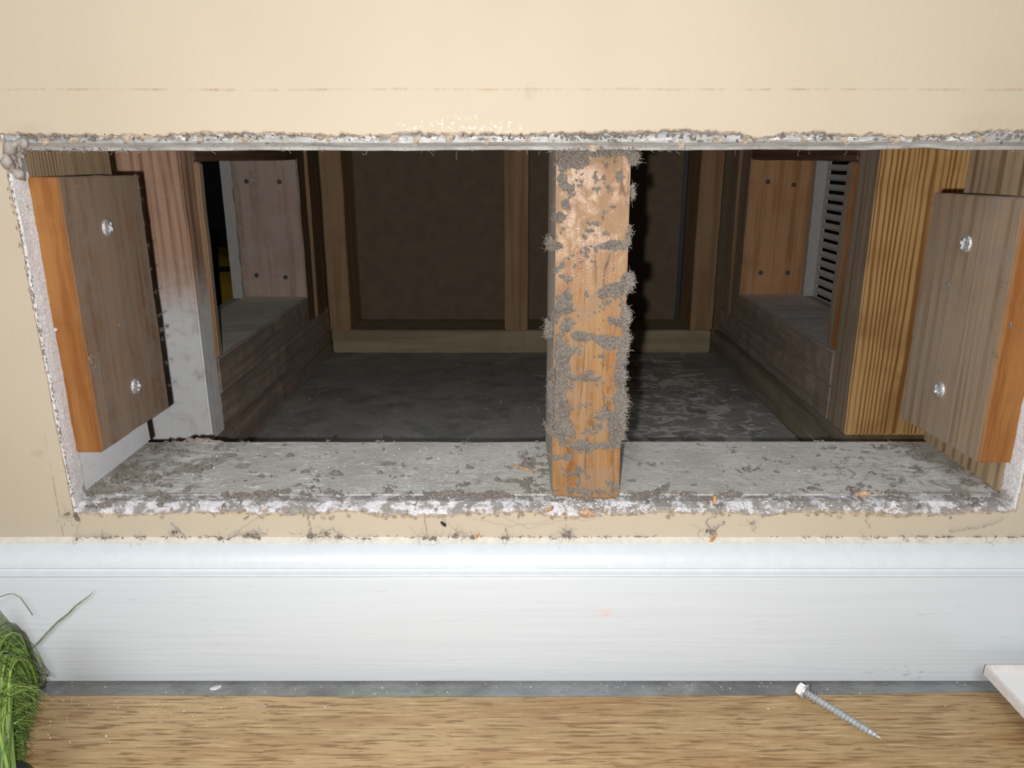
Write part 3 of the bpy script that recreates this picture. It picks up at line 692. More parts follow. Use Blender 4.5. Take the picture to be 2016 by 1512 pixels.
# ------------------------------------------------------------------ lint on the middle stud
SY = .0135
def stud_h(px, py):
    """thickness of lint at photo pixel positions measured on the stud"""
    P_ = [(1125, 312, 38, 22, 1), (1180, 300, 75, 12, 1), (1250, 312, 17, 18, 1.3), (1108, 350, 11, 34, .9), (1122, 372, 10, 8, .6), (1113, 403, 10, 11, 1), (1101, 430, 12, 13, 1.2), (1084, 482, 12, 15, 1.3), (1098, 486, 12, 9, 1.1),
          (1246, 382, 5, 24, 1), (1241, 452, 4, 18, .9), (1208, 484, 34, 13, 1.1), (1236, 470, 9, 16, 1), (1163, 455, 12, 4, .7), (1190, 460, 12, 6, .5), (1112, 450, 9, 5, .5), (1236, 555, 16, 20, 1.4), (1212, 566, 24, 12, 1.2), (1186, 578, 18, 9, 1),
          (1112, 598, 19, 26, 1.2), (1098, 620, 9, 20, .8), (1096, 535, 6, 8, .6), (1108, 545, 8, 6, .7), (1080, 655, 11, 20, 1.3), (1147, 662, 28, 10, 1), (1118, 640, 14, 22, .9), (1200, 672, 32, 15, 1.1), (1232, 622, 12, 20, 1.2), (1214, 634, 14, 9, .9),
          (1232, 668, 10, 34, 1.1), (1105, 700, 18, 56, .9), (1145, 744, 26, 8, .9), (1220, 742, 16, 18, 1.1), (1098, 790, 20, 90, 1.1), (1160, 733, 14, 6, .7), (1158, 745, 26, 5, .8), (1222, 790, 16, 26, 1.2), (1214, 835, 19, 42, 1.1), (1224, 700, 12, 30, .9),
          (1150, 873, 70, 9, .8), (1110, 850, 26, 30, .8), (1110, 895, 24, 12, .5), (1150, 963, 62, 7, .7), (1205, 950, 14, 9, .6), (1138, 935, 7, 26, .6), (1135, 690, 20, 8, .6), (1175, 700, 16, 6, .5), (1085, 480, 8, 10, 1)]
    h = np.zeros_like(px)
    for (cx, cy, rx, ry, a) in P_:
        h = np.maximum(h, a*(1.25-((px-cx)/rx)**2-((py-cy)/ry)**2))
    n = fbm(px/17., py/17., 5)-.5; n2 = fbm(px/6.+40, py/6., 4)-.5
    cr = 1.0*n+.5*n2
    gen = np.clip((fbm(px/26.+9, py/22.+7, 5)-.66)*9, 0, .5)      # thin scattered fluff elsewhere
    return np.minimum(h*.9, 1.0)+cr*1.7-.30+gen*.8
gx_ = np.linspace(SX[0]-.0045, SX[1]+.0042, 190); gz_ = np.linspace(.1142, .312, 760)
GX, GZ = np.meshgrid(gx_, gz_, indexing='ij')
# photo pixel of each grid point on the stud front
dy = SY+D-.0018; dz = GZ-H
fz = dy*math.cos(PITCH)-dz*math.sin(PITCH); uz = dy*math.sin(PITCH)+dz*math.cos(PITCH)
PXX = 1008+F*GX/fz; PYY = 756-F*uz/fz
hh = stud_h(PXX, PYY)
inside = (GX > SX[0]+.0002) & (GX < SX[1]-.0002)
hh = np.where(inside, hh, hh-.25)
fluff = fbm(GX*1400, GZ*1400, 4)
thick = .0002+np.clip(hh, 0, 1.6)*.0020*(.3+1.3*fluff)+.0004*fbm(GX*2600, GZ*2600, 2)*(hh > .1)
ok = hh > 0
bow = np.where(GX > SX[1]-.001, (GX-SX[1]+.001)*.9, 0)+np.where(GX < SX[0]+.001, (SX[0]+.001-GX)*1.6, 0)
V = np.stack([GX+(fbm(GX*900+5, GZ*900, 2)-.5)*.0008, SY-sfront(np.clip(GX, SX[0], SX[1]))-thick+bow, GZ+(fbm(GX*900+50, GZ*900, 2)-.5)*.0008], -1)
nx, nz = GX.shape; idx = np.arange(nx*nz).reshape(nx, nz)
cell = ok[:-1, :-1] & ok[1:, :-1] & ok[1:, 1:] & ok[:-1, 1:]
ii, jj = np.where(cell)
F4 = np.stack([idx[ii, jj], idx[ii+1, jj], idx[ii+1, jj+1], idx[ii, jj+1]], -1)
used = np.unique(F4); remap = -np.ones(nx*nz, int); remap[used] = np.arange(len(used))
lv = [Vector(v) for v in V.reshape(-1, 3)[used]]; lf = [tuple(f) for f in remap[F4]]
lint = mesh('stud_lint', lv, lf, M['dust'], smooth=False)
sm = lint.modifiers.new('thickness', 'SOLIDIFY'); sm.thickness = .0009; sm.offset = -1
tag(lint, 'matted grey lint clinging to the orange middle stud', 'lint', kind='stuff')
fv, ff = [], []
pos = V.reshape(-1, 3)[used]
edge_w = np.where((pos[:, 0] > SX[1]-.002) | (pos[:, 0] < SX[0]+.0005), 4.0, 1.0); edge_w /= edge_w.sum()
for i in rng.choice(len(pos), 5200, p=edge_w):
    p = pos[i]; out = Vector((0, -.8, 0)) if p[0] < SX[1]-.002 else Vector((1.0, -.1, 0))
    if p[0] < SX[0]: out = Vector((-.8, -.2, 0))
    tube(fv, ff, fibre_pts(p, rnd(.0012, .0042), out, 5, 2.2), rnd(.00004, .00009), 3)
for k in range(260):       # long loose hairs
    p = pos[rng.integers(len(pos))]
    tube(fv, ff, fibre_pts(p, rnd(.004, .009), (0, -.5, 0), 9, 4.5), .00005, 3)
mesh('lint_fibres', fv, ff, M['fibre'], parent=lint)['kind'] = 'stuff'

# ------------------------------------------------------------------ dust, crumbs and scraps
def stuff(name, vs, fs, mat, label, cat, smooth=False):
    return tag(mesh(name, vs, fs, mat, smooth=smooth), label, cat, kind='stuff')
zS = .1135
# heap layer of dust on the sill, thickest along the front cut and in the corners
gx_ = np.linspace(-.247, .281, 900); gy_ = np.linspace(.0015, .100, 170)
GX, GY = np.meshgrid(gx_, gy_, indexing='ij')
hn = fbm(GX*110, GY*150, 5)+.35*(fbm(GX*420+8, GY*420, 3)-.5)
front_ = np.exp(-((GY-.012)/.008)**2)
bias = .135*front_+.10*np.exp(-((GX+.235)/.03)**2)+.05*np.exp(-((GX-.262)/.035)**2)+.12*np.exp(-((GX-.012)/.011)**2)*np.exp(-((GY-.04)/.05)**2)+.10*np.exp(-((GX-.066)/.006)**2)*np.exp(-((GY-.01)/.02)**2)
for (px, py, rx, ry, a) in ((655, 935, .0045, .005, .30), (649, 962, .003, .004, .25), (410, 915, .008, .004, .2), (1806, 895, .006, .006, .26), (1612, 940, .006, .004, .22), (1430, 928, .003, .004, .2), (1505, 1000, .010, .004, .2), (1760, 945, .004, .003, .2), (690, 930, .005, .003, .1), (250, 935, .02, .02, .08), (860, 975, .02, .003, .15), (1040, 950, .012, .006, .15), (1830, 890, .02, .02, .05)):
    q = PZ(px, py, zS); bias = bias+a*np.exp(-((GX-q.x)/rx)**2-((GY-q.y)/ry)**2)
hh = hn+bias-.715
base = np.where(GY > .0125, zS, .1108+(GY/.0125)*.0027)
ok = hh > 0
V = np.stack([GX, GY, base+.0003+np.clip(hh, 0, .25)*.010*(.5+fbm(GX*900, GY*900, 3))], -1)
nx, nz = GX.shape; idx = np.arange(nx*nz).reshape(nx, nz)
cell = ok[:-1, :-1] & ok[1:, :-1] & ok[1:, 1:] & ok[:-1, 1:]; ii, jj = np.where(cell)
F4 = np.stack([idx[ii, jj], idx[ii+1, jj], idx[ii+1, jj+1], idx[ii, jj+1]], -1)
used = np.unique(F4); remap = -np.ones(nx*nz, int); remap[used] = np.arange(len(used))
sd = mesh('sill_dust', V.reshape(-1, 3)[used], remap[F4], M['dust'])
sm = sd.modifiers.new('t', 'SOLIDIFY'); sm.thickness = .0006; sm.offset = -1
tag(sd, 'grey brown dust clumped along the long sill', 'dust', kind='stuff')
pos = V.reshape(-1, 3)[used]; fv, ff = [], []
for k in range(900):
    p = pos[rng.integers(len(pos))]; tube(fv, ff, fibre_pts(p, rnd(.002, .008), (0, -.2, .3), 6, 2.5), rnd(.00004, .00009), 3)
mesh('lint_fibres', fv, ff, M['fibre'], parent=sd)['kind'] = 'stuff'

# white crumbs on the sill edge
vs, fs = [], []
for k in range(600):
    x = rnd(-.245, .28); y = abs(random.gauss(.006, .005)); z = .1112+min(y, .0125)/.0125*.0022
    if random.random() < .25: x = random.gauss(.04, .022); y = rnd(-.0004, .010)
    lump(vs, fs, (x, y, z+.0002), rnd(.0002, .0008)*(1.5 if random.random() < .08 else 1), .6, sub=1)
for k in range(160):
    x = rnd(-.23, .26); y = rnd(.015, .095); lump(vs, fs, (x, y, zS+.0002), rnd(.0002, .0007), .6, sub=1)
stuff('plaster_crumbs', vs, fs, M['crumb'], 'white plaster crumbs scattered along the ragged sill edge', 'plaster crumbs')
# crumbs on the laminate
vs, fs = [], []
for (px, py) in ((102, 1377), (122, 1378), (125, 1380), (141, 1381), (161, 1373), (165, 1376), (175, 1388), (166, 1397), (229, 1382), (233, 1394), (82, 1384), (99, 1420), (131, 1421), (98, 1428), (209, 1449), (95, 1447), (99, 1453), (44, 1491), (137, 1461), (315, 1422), (436, 1393), (362, 1400), (407, 1430), (380, 1410), (442, 1415), (216, 1462), (1862, 1390), (1512, 1396), (1513, 1395), (1488, 1466), (520, 1390), (640, 1392)):
    p = PZ(px, py, .0083); lump(vs, fs, p, rnd(.0003, .0005) if (px, py) != (209, 1449) else .0009, .7, sub=1)
for k in range(60):
    p = PZ(rnd(70, 560), 1375+abs(random.gauss(0, 35)), .0082); lump(vs, fs, p, rnd(.00012, .0003), .7, sub=1)
stuff('floor_crumbs', vs, fs, M['crumb'], 'tiny white plaster specks on the oak floor at left', 'plaster crumbs')
# slab gap debris
vs, fs = [], []
for k in range(70):
    p = PZ(rnd(60, 1900), rnd(1343, 1366), .0004); lump(vs, fs, p, rnd(.0002, .0005), .6, sub=1)
p = PZ(425, 1354, .0006); lump(vs, fs, p, .0022, .4, sub=2)
stuff('gap_crumbs', vs, fs, M['crumb'], 'pale flecks on the grey strip between skirting and oak floor', 'plaster crumbs')

# lint, cobweb strands on the painted strip under the opening
vs, fs = [], []; fv, ff = [], []
clumps = [(345, 1048, .0022), (505, 1055, .0038), (488, 1050, .0030), (440, 1062, .0030), (612, 1055, .0034), (640, 1050, .002), (140, 1018, .0045), (150, 1063, .0022), (855, 1060, .0030), (900, 1054, .003), (930, 1058, .0025), (835, 1058, .0025), (1000, 1060, .002), (1117, 1053, .0026), (1118, 1048, .002), (1090, 1062, .0016),
          (1396, 1045, .003), (1700, 1064, .0016), (1812, 1066, .0018), (1945, 1068, .0018), (1770, 1066, .0014), (1480, 1030, .0012), (720, 1062, .0016), (668, 1058, .002), (275, 1062, .0012), (206, 1058, .0018)]
for (px, py, r) in clumps:
    p = PY(px, py, -.0008)
    for q in range(4): lump(vs, fs, p+Vector((random.gauss(0, r*.5), 0, random.gauss(0, r*.25))), r*rnd(.35, .6), .8, sub=2, sp=(rnd(.8, 1.5), .5, rnd(.4, .8)))
    for q in range(22): tube(fv, ff, fibre_pts(p+Vector((random.gauss(0, r*.8), 0, random.gauss(0, r*.4))), rnd(.003, .009), (0, -.15, .25), 6, 2.5), rnd(.00004, .0001), 3)
# long thin line of lint where the skirting meets the wall
for k in range(420):
    x = rnd(-.24, .33); 
    if float(vnoise(x*45, 9.1)) < .45 or random.random() < .45: continue
    lump(vs, fs, (x, -.0005, .0943+random.gauss(0, .0003)), rnd(.0003, .0008), .6, sub=1, sp=(3.2, .5, .35))
def pline(pl, r, jit=1.2):
    pts = []
    for a, bq in zip(pl[:-1], pl[1:]):
        n = max(2, int(math.hypot(bq[0]-a[0], bq[1]-a[1])/5))
        for i in range(n):
            t = i/n; pts.append(PY(a[0]+(bq[0]-a[0])*t+random.gauss(0, jit), a[1]+(bq[1]-a[1])*t+random.gauss(0, jit), -.0007-.0004*random.random()))
    pts.append(PY(*pl[-1], -.0009)); return pts
for pl, r in (([(335, 1030), (352, 1045), (366, 1062)], .0006), ([(606, 1015), (608, 1035), (612, 1055)], .0006), ([(612, 1055), (640, 1045), (655, 1040), (668, 1055), (695, 1062)], .0004), ([(440, 1068), (460, 1055), (490, 1048), (520, 1050)], .0005),
              ([(995, 1040), (1000, 1055), (1005, 1064)], .0005), ([(1110, 1040), (1118, 1052), (1128, 1066)], .0004), ([(835, 1010), (838, 1040), (845, 1060)], .0003), ([(150, 1058), (190, 1055), (208, 1058), (230, 1063)], .0003), ([(1425, 1025), (1410, 1040), (1398, 1058)], .0009), ([(1410, 1010), (1390, 1028), (1398, 1045)], .0005),
              ([(1870, 1045), (1920, 1040), (1950, 1033), (1975, 1020)], .0005), ([(1705, 1020), (1712, 1040)], .0002), ([(930, 1020), (1000, 1035), (1060, 1030), (1090, 1020)], .00012), ([(980, 1012), (1040, 1040), (1120, 1020), (1160, 1025)], .00012), ([(860, 1012), (900, 1045), (930, 1052)], .0001), ([(520, 1010), (470, 1045)], .0001)):
    tube(fv, ff, pline(pl, r), r, 4)
wl = stuff('wall_lint', vs, fs, plain('dark_wall_lint', (.25, .215, .175), 1.0, scale=1200, col2=(.12, .10, .085), spec=.05), 'dark lint tufts and strands on the beige strip above the skirting', 'lint')
mesh('lint_strands', fv, ff, M['fibre'], parent=wl)['kind'] = 'stuff'

# torn paint / paper scraps round the cut
def flake(vs, fs, p, size, nrm, up, curl=1.5, rag=.3):
    nrm = Vector(nrm).normalized(); a = nrm.cross(Vector(up)).normalized(); bb = Vector(up).normalized()
    n, m = 6, 5; b0 = len(vs); sd_ = random.random()*99; th0 = random.uniform(-.4, .4)
    for i in range(n+1):
        for j in range(m+1):
            s = (j/m-.5)*size[0]*(1-.5*i/n)*(1+rag*(float(vnoise(i*1.7+sd_, j))-.5)*2); t = i/n*size[1]
            ang = curl*i/n
            q = Vector(p)+a*(s+t*th0)+(-bb)*t*math.cos(ang*.6)+nrm*t*math.sin(ang)*.6+nrm*(.0002+.0006*float(vnoise(i+sd_, j*1.3)))
            vs.append(q)
    for i in range(n):
        for j in range(m):
            c = b0+i*(m+1)+j; fs.append((c, c+1, c+m+2, c+m+1))
vs, fs = [], []
for (px, py, sx_, sy_, cu) in ((820, 268, 14, 24, 1.2), (885, 268, 16, 16, 1.5), (960, 272, 12, 22, 1.3), (775, 266, 20, 14, .8), (1170, 285, 24, 14, .9), (1340, 278, 12, 18, 1.), (645, 268, 10, 10, 1.), (1760, 272, 22, 13, .9), (1660, 270, 18, 12, .9), (1580, 270, 16, 12, 1.1), (1410, 270, 22, 12, .8), (1470, 272, 14, 12, .8), (1930, 268, 22, 12, .8), (395, 268, 16, 12, .9), (480, 270, 18, 11, .8), (250, 268, 16, 14, .8), (150, 270, 24, 12, .7), (90, 272, 18, 14, .7)):
    q = 1/3850.
    flake(vs, fs, PY(px, py, -.0004), (sx_*q, sy_*q), (0, -1, 0), (0, 0, 1), cu)
for k in range(34):
    px = rnd(40, 2010); flake(vs, fs, PY(px, rnd(263, 276), -.0003), (rnd(.0008, .0035), rnd(.0008, .0030)), (0, -1, .2), (0, 0, 1), rnd(.2, 1.8))
for k in range(26):
    t = random.random(); flake(vs, fs, PY(8+t*135, 330+t*640, -.0002), (rnd(.0004, .0010), rnd(.0008, .002)), (.2, -1, 0), (random.gauss(0, .3), 0, 1), rnd(.2, 1.2))
for k in range(120):
    px = rnd(170, 1950); flake(vs, fs, PY(px, rnd(1000, 1018), -.0002), (rnd(.001, .004), rnd(.0006, .0022)), (0, -1, .4), (random.gauss(0, .4), .2, 1), rnd(.2, 1.6))
sc = stuff('paint_scraps', vs, fs, M['scrap'], 'curled tan scraps of torn paint round the ragged opening', 'paint scraps')
sm = sc.modifiers.new('t', 'SOLIDIFY'); sm.thickness = .0002
vs, fs = [], []
for k in range(1500):      # grey grime packed on the top cut
    px = rnd(40, 2016)
    dens = .75*math.exp(-(px-40)/260)+.75*math.exp(-((px-1180)/85)**2)+.22+.5*float(vnoise(px/60., 4.4)) - .25
    if random.random() > dens: continue
    lump(vs, fs, PY(px, min(283, 264+abs(random.gauss(0, 6))), .0010), rnd(.0003, .0012), .5, sub=1, sp=(rnd(.8, 2), .5, rnd(.5, 1)))
for k in range(200):
    t = random.random(); lump(vs, fs, PY(12+t*132+random.gauss(0, 2), 320+t*660, .0002), rnd(.0003, .0008), .6, sub=1, sp=(.5, .4, 1.4))
for k in range(120):
    px = rnd(45, 320) if random.random() < .6 else rnd(1100, 1260)
    lump(vs, fs, PY(px, rnd(290, 301), .0055), rnd(.0003, .0008), .8, sub=1)
gr = stuff('edge_grime', vs, fs, M['dust'], 'grey grime packed along the upper cut of the opening', 'grime')
fv, ff = [], []
for k in range(350):
    px = rnd(40, 2016) if random.random() < .6 else random.gauss(1180, 60)
    tube(fv, ff, fibre_pts(PY(px, rnd(268, 298), .001), rnd(.0015, .005), (0, -.3, -.2), 5, 2.0), rnd(.00004, .00009), 3)
mesh('lint_fibres', fv, ff, M['fibre'], parent=gr)['kind'] = 'stuff'

# white broken plaster on the upper cut
vs, fs = [], []
for (px, w_) in ((400, 90), (640, 60), (715, 40), (790, 25), (850, 40), (930, 26), (1000, 60), (1040, 25), (1290, 60), (1530, 30), (1600, 60), (1690, 60), (1880, 90)):
    for k in range(int(w_*.5)):
        lump(vs, fs, PY(px+rnd(-w_/2, w_/2), rnd(270, 276), .0018), rnd(.0005, .0011), .5, sub=1, sp=(2.2, .5, .5))
stuff('upper_plaster', vs, fs, M['crumb'], 'white broken plaster showing along the upper cut', 'plaster')

# grey caulk rope in the upper left corner
vs, fs = [], []
cp = [PY(x, y, yy) for (x, y, yy) in ((52, 283, .002), (38, 280, -.0002), (22, 287, -.0008), (12, 305, -.0008), (14, 322, 0), (26, 334, .002), (40, 345, .006), (46, 356, .009))]
fine = []
for a, c in zip(cp[:-1], cp[1:]):
    for i in range(4): fine.append(a.lerp(c, i/4)+Vector((random.gauss(0, .0002), random.gauss(0, .0002), random.gauss(0, .0002))))
tube(vs, fs, fine, [.0022+.0009*math.sin(i*.9) for i in range(len(fine))], 12)
for q in range(26): lump(vs, fs, PY(rnd(20, 46), rnd(286, 336), .004), rnd(.0008, .0017), .8, sub=2, sp=(rnd(.5, 1), .6, rnd(.8, 1.8)))
tag(mesh('caulk_bead', vs, fs, plain('grey_caulk', (.40, .36, .33), .7, var=.12, scale=500), smooth=True, base=PY(12, 330, 0)), 'lumpy grey caulk bead in the upper left corner of the opening', 'caulk')

# rubble behind the sill, at left, on the floor plate
vs, fs = [], []
for k in range(70):
    px = rnd(335, 455); hgt = 12*math.exp(-((px-395)/40)**2)
    p = PY(px, 876-rnd(0, hgt), .1035); lump(vs, fs, p, rnd(.0010, .0028), .8, sub=2)
for k in range(14): lump(vs, fs, PY(rnd(1690, 1830), 879, .1035), rnd(.0007, .0014), .6, sub=1)
for k in range(24): lump(vs, fs, PY(rnd(600, 670), 879, .1015), rnd(.0004, .0010), .6, sub=1)
stuff('rubble', vs, fs, plain('brown_grey_rubble', (.34, .28, .23), .95, var=.25, scale=400), 'brown grey rubble heaped behind the back edge of the sill', 'rubble')

# wood splinters
def splinter(p, q, r, label):
    vs, fs = [], []; n = 7
    pts = [Vector(p).lerp(Vector(q), i/n)+Vector((random.gauss(0, r*.25),)*3) for i in range(n+1)]
    tube(vs, fs, pts, [r*(.35+.65*math.sin(math.pi*min(1, (i+.6)/(n+.6)))) for i in range(n+1)], 5)
    tag(mesh('wood_splinter', vs, fs, M['splinter'], base=p), label, 'splinter')
splinter(PY(1394, 1072, -.0022), PY(1412, 1050, -.0010), .0011, 'brown wood splinter hanging over the skirting cap, right of the middle stud')
splinter(PY(1406, 992, .0012), PY(1407, 978, .0035), .0013, 'stubby orange wood splinter standing on the sill edge, right of the middle stud')
splinter(PZ(1008, 915, zS+.001), PZ(1055, 928, zS+.0012), .0006, 'long thin wood splinter on the sill just left of the middle stud')
splinter(PY(935, 1058, -.0020), PY(944, 1050, -.0010), .0007, 'small orange splinter in the lint on the skirting, left of the middle stud')
def chip(px, py, sz, label, zz=.0015):
    p = PY(px, py, zz-.003); vs, fs = [], []
    lump(vs, fs, p, sz, .3, sub=2, sp=(1.5, .5, .7)); tag(mesh('wood_chip', vs, fs, M['chip'], base=p), label, 'chip')
chip(1155, 1010, .0034, 'flat tan wood chip in the white crumble below the middle stud')
chip(1082, 1001, .0022, 'brown wood chip in the crumble at the left foot of the middle stud')
chip(1700, 973, .0026, 'small tan chip on the dusty sill near the right end', .012)

# dead insect
root = bpy.data.objects.new('dead_insect', None); C.objects.link(root); c = PY(873, 1031, -.0009); root.location = c
tag(root, 'tiny black insect stuck on the beige strip under the opening', 'insect')
a = PY(868, 1027, -.001); e = PY(878, 1036, -.001); vs, fs = [], []
tube(vs, fs, [a.lerp(e, t/6) for t in range(7)], [.0003, .0007, .0006, .0009, .0010, .0008, .0003], 8)
mesh('body', vs, fs, M['black'], parent=root, base=c, smooth=True)
vs, fs = [], []
for t in (.25, .45, .65):
    m_ = a.lerp(e, t)
    for s in (-1, 1): tube(vs, fs, [m_, m_+Vector((s*.0008, -.0003, s*.0006)), m_+Vector((s*.0011, .0007, s*.0001))], .00008, 3)
mesh('legs', vs, fs, M['black'], parent=root, base=c)

# ------------------------------------------------------------------ hex head screw lying on the floor
hp = PZ(1588, 1364, .0125); tp = PZ(1736, 1455, .0092)
ax = (tp-hp); L = ax.length; ax.normalize()
root = bpy.data.objects.new('hex_screw', None); C.objects.link(root); root.location = hp
tag(root, 'zinc hex head screw with coarse thread lying across the oak floor edge', 'screw')
a = ax.cross(Vector((0, 0, 1))).normalized(); bb = ax.cross(a)
vs, fs = [], []; nt = 20; nl = 460; pitch = .00205
for i in range(nl+1):
    s = i/nl*L; tap = min(1, (L-s)/.0065)
    for j in range(nt):
        th = 2*math.pi*j/nt; ph = (s/pitch-j/nt) % 1.0
        tri = max(0, 1-abs(ph-.5)*3.2)
        r = (.00155+.0009*tri)*tap**.85+.00002
        vs.append(hp+ax*s+a*r*math.cos(th)+bb*r*math.sin(th))
for i in range(nl):
    for j in range(nt): j2 = (j+1) % nt; fs.append((i*nt+j, i*nt+j2, (i+1)*nt+j2, (i+1)*nt+j))
mesh('threaded_shank', vs, fs, M['steel'], parent=root, base=hp)
vs, fs = [], []
def ring(s, r, n, ph=0): return [hp+ax*s+a*r*math.cos(2*math.pi*j/n+ph)+bb*r*math.sin(2*math.pi*j/n+ph) for j in range(n)]
rings = [ring(0, .0015, 24), ring(-.0002, .0044, 24), ring(-.0009, .0046, 24), ring(-.0014, .0040, 24)]
for r_ in rings: vs += r_
for i in range(3):
    for j in range(24): j2 = (j+1) % 24; fs.append((i*24+j, i*24+j2, (i+1)*24+j2, (i+1)*24+j))
mesh('washer_flange', vs, fs, M['steel'], parent=root, base=hp)
bm = bmesh.new(); r1 = [bm.verts.new(p) for p in ring(-.0012, .0037, 6, .2)]; r2 = [bm.verts.new(p) for p in ring(-.0050, .0037, 6, .2)]
for j in range(6): bm.faces.new((r1[j], r1[(j+1) % 6], r2[(j+1) % 6], r2[j]))
bm.faces.new(r2); bm.faces.new(r1[::-1]); bmesh.ops.recalc_face_normals(bm, faces=bm.faces); bmesh.ops.bevel(bm, geom=list(bm.edges), offset=.0004, segments=2, affect='EDGES')
link_bm(bm, 'hex_head', M['steel_white'], root, hp)

# ------------------------------------------------------------------ white vent cover lying at the right
root = bpy.data.objects.new('vent_cover', None); C.objects.link(root)
cn = PZ(1938, 1308, .0265); root.location = (cn.x, cn.y, .008)
tag(root, 'white metal vent cover with a raised rim lying at the right by the skirting', 'vent cover')
x0, yb = cn.x, cn.y; x1, ya = x0+.30, yb-.20; zt_ = .0265; zb_ = .0210
bm = bmesh.new(); box_bm(bm, (x0+.001, x1-.001), (ya+.001, yb-.001), (zb_, zb_+.0020)); link_bm(bm, 'panel', M['cover'], root, (x0, yb, .008))
bm = bmesh.new()
for (x, y) in (((x0, x0+.0009), (ya, yb)), ((x1-.0009, x1), (ya, yb)), ((x0, x1), (yb-.0009, yb)), ((x0, x1), (ya, ya+.0009))): box_bm(bm, x, y, (zb_-.0005, zt_), .0002)
link_bm(bm, 'rim', M['cover_rim'], root, (x0, yb, .008))
bm = bmesh.new()
for (x, y) in (((x0+.04, x1-.04), (ya+.03, ya+.034)), ((x0+.04, x1-.04), (yb-.034, yb-.03)), ((x0+.04, x0+.044), (ya+.03, yb-.03)), ((x1-.044, x1-.04), (ya+.03, yb-.03))): box_bm(bm, x, y, (.0082, zb_))
link_bm(bm, 'inner_flange', M['cover_rim'], root, (x0, yb, .008))

# ------------------------------------------------------------------ artificial grass at the left
root = bpy.data.objects.new('grass_plant', None); C.objects.link(root); pr = PZ(-70, 1560, .008); root.location = pr
tag(root, 'bushy green artificial grass plant in a black pot at the lower left corner', 'plant')
pc = Vector((PY(-55, 1534, -.128).x, -.131, .008))
vs, fs = [], []; nt = 40
pf = [(.001, .0), (.018, .0), (.021, .010), (.024, .020), (.0245, .026), (.023, .030), (.019, .031), (.001, .030)]
for (r, z) in pf:
    for j in range(nt): th = 2*math.pi*j/nt; vs.append(pc+Vector((r*math.cos(th), r*math.sin(th), z)))
for i in range(len(pf)-1):
    for j in range(nt): j2 = (j+1) % nt; fs.append((i*nt+j, i*nt+j2, (i+1)*nt+j2, (i+1)*nt+j))
mesh('pot', vs, fs, M['black'], parent=root, base=pc, smooth=True)
def bez(p0, p1, p2, p3, n=12):
    o = []
    for i in range(n+1):
        t = i/n; o.append(p0*(1-t)**3+p1*3*t*(1-t)**2+p2*3*t*t*(1-t)+p3*t**3)
    return o
vs, fs = [], []
for k in range(520):
    th = rnd(0, 6.28); rr = rnd(0, .015)
    p0 = pc+Vector((rr*math.cos(th), rr*math.sin(th)+.004, .029))
    ty = random.random()
    # tips hang where the photo's fringe ends
    y_ = 1290+ty*235; edge = np.interp(y_, [1230, 1290, 1340, 1380, 1450, 1525], [22, 58, 76, 78, 60, 44])
    x_ = edge-abs(random.gauss(0, 26)); yy = rnd(-.085, -.040)
    p3 = PY(x_, y_, yy)
    if p3.z < .0095: p3 = PZ(x_, y_, .0095)
    apx = PY(x_-rnd(55, 110), rnd(1140, 1240)+max(0, (60-edge))*.5, rnd(-.10, -.06)); 
    p2 = PY(x_-rnd(0, 22), y_-rnd(80, 190)*(.5+.5*ty), yy-.004)
    pts = bez(p0, apx, p2, p3, 12)
    w0 = rnd(.00030, .00055)
    tube(vs, fs, pts, [w0*(1-.75*(i/12)**2) for i in range(13)], 3)
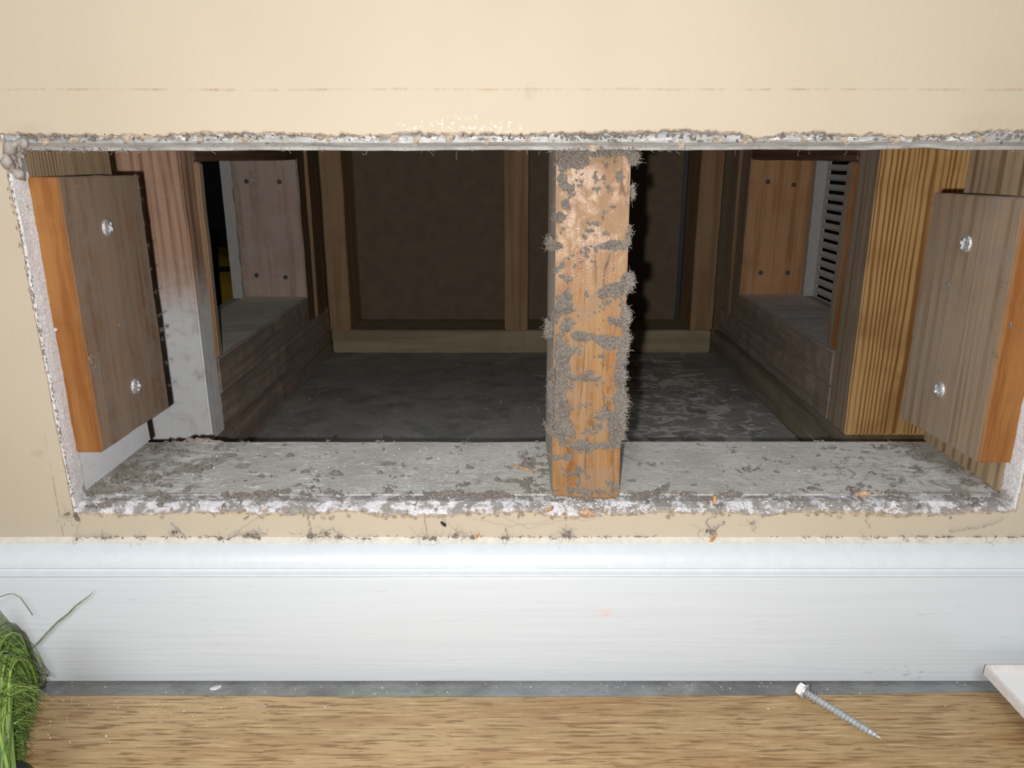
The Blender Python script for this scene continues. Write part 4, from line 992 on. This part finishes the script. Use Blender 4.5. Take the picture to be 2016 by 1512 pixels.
for k in range(230):     # unruly blades crossing the others
    y_ = rnd(1330, 1510); edge = np.interp(y_, [1230, 1290, 1340, 1380, 1450, 1525], [22, 58, 80, 84, 62, 44])
    x_ = edge+random.gauss(-8, 9); yy = rnd(-.10, -.05)
    p3 = PY(x_, y_, yy)
    if p3.z < .0095: p3 = PZ(x_, y_, .0095)
    p0 = PY(rnd(-60, 5), y_+rnd(-60, 90), yy-rnd(0, .03)); 
    if p0.z < .0095: p0.z = .0095+rnd(0, .004)
    m_ = p0.lerp(p3, .5)+Vector((rnd(-.004, .002), rnd(-.006, .002), rnd(.004, .016)))
    tube(vs, fs, bez(p0, p0.lerp(m_, .7), m_, p3, 10), [rnd(.0003, .00045)*(1-.7*(i/10)**2) for i in range(11)], 3)
bl_ = mesh('grass_blades', vs, fs, M['green'], parent=root, base=pc); bl_['kind'] = 'stuff'
vs, fs = [], []
base = PY(-120, 1330, -.08)
for pl, r in (([(-60, 1235), (0, 1175), (14, 1170), (26, 1169), (40, 1177), (52, 1193), (64, 1211)], .00028), 
              ([(-40, 1190), (0, 1215), (14, 1235), (26, 1250), (43, 1278)], .00022), ([(-40, 1180), (2, 1218), (12, 1235), (22, 1262), (33, 1278)], .00025)):
    tube(vs, fs, [PY(x, y, -.0185) for (x, y) in pl], r, 5)
for k in range(95):
    e = rnd(0, 1); x_ = 58+35*e+random.gauss(0, 5); y_ = rnd(1322, 1362)
    if x_ > 92: y_ = 1332
    p3 = PY(x_, y_, -.019); p0 = PY(-20, rnd(1180, 1260), -.03); p1 = PY(15, rnd(1215, 1270), -.028); p2 = PY(x_-rnd(10, 34), y_-rnd(25, 75), -.022)
    tube(vs, fs, bez(p0, p1, p2, p3, 9), [.00030*(1-.4*i/9) for i in range(10)], 4)
mesh('dry_stalks', vs, fs, M['stalk'], parent=root, base=pc, smooth=True)['kind'] = 'stuff'
vs, fs = [], []
pl = [(-30, 1330), (20, 1305), (56, 1282), (75, 1266), (92, 1247), (112, 1226), (135, 1208), (150, 1192), (165, 1181), (176, 1173), (187, 1162)]
tube(vs, fs, [PY(x, y, -.0162) for i, (x, y) in enumerate(pl)], [.0006, .0006, .0006, .00065, .00065, .0006, .0006, .0005, .0004, .0003, .00012], 7)
mesh('stem', vs, fs, M['stalk'], parent=root, base=pc, smooth=True)
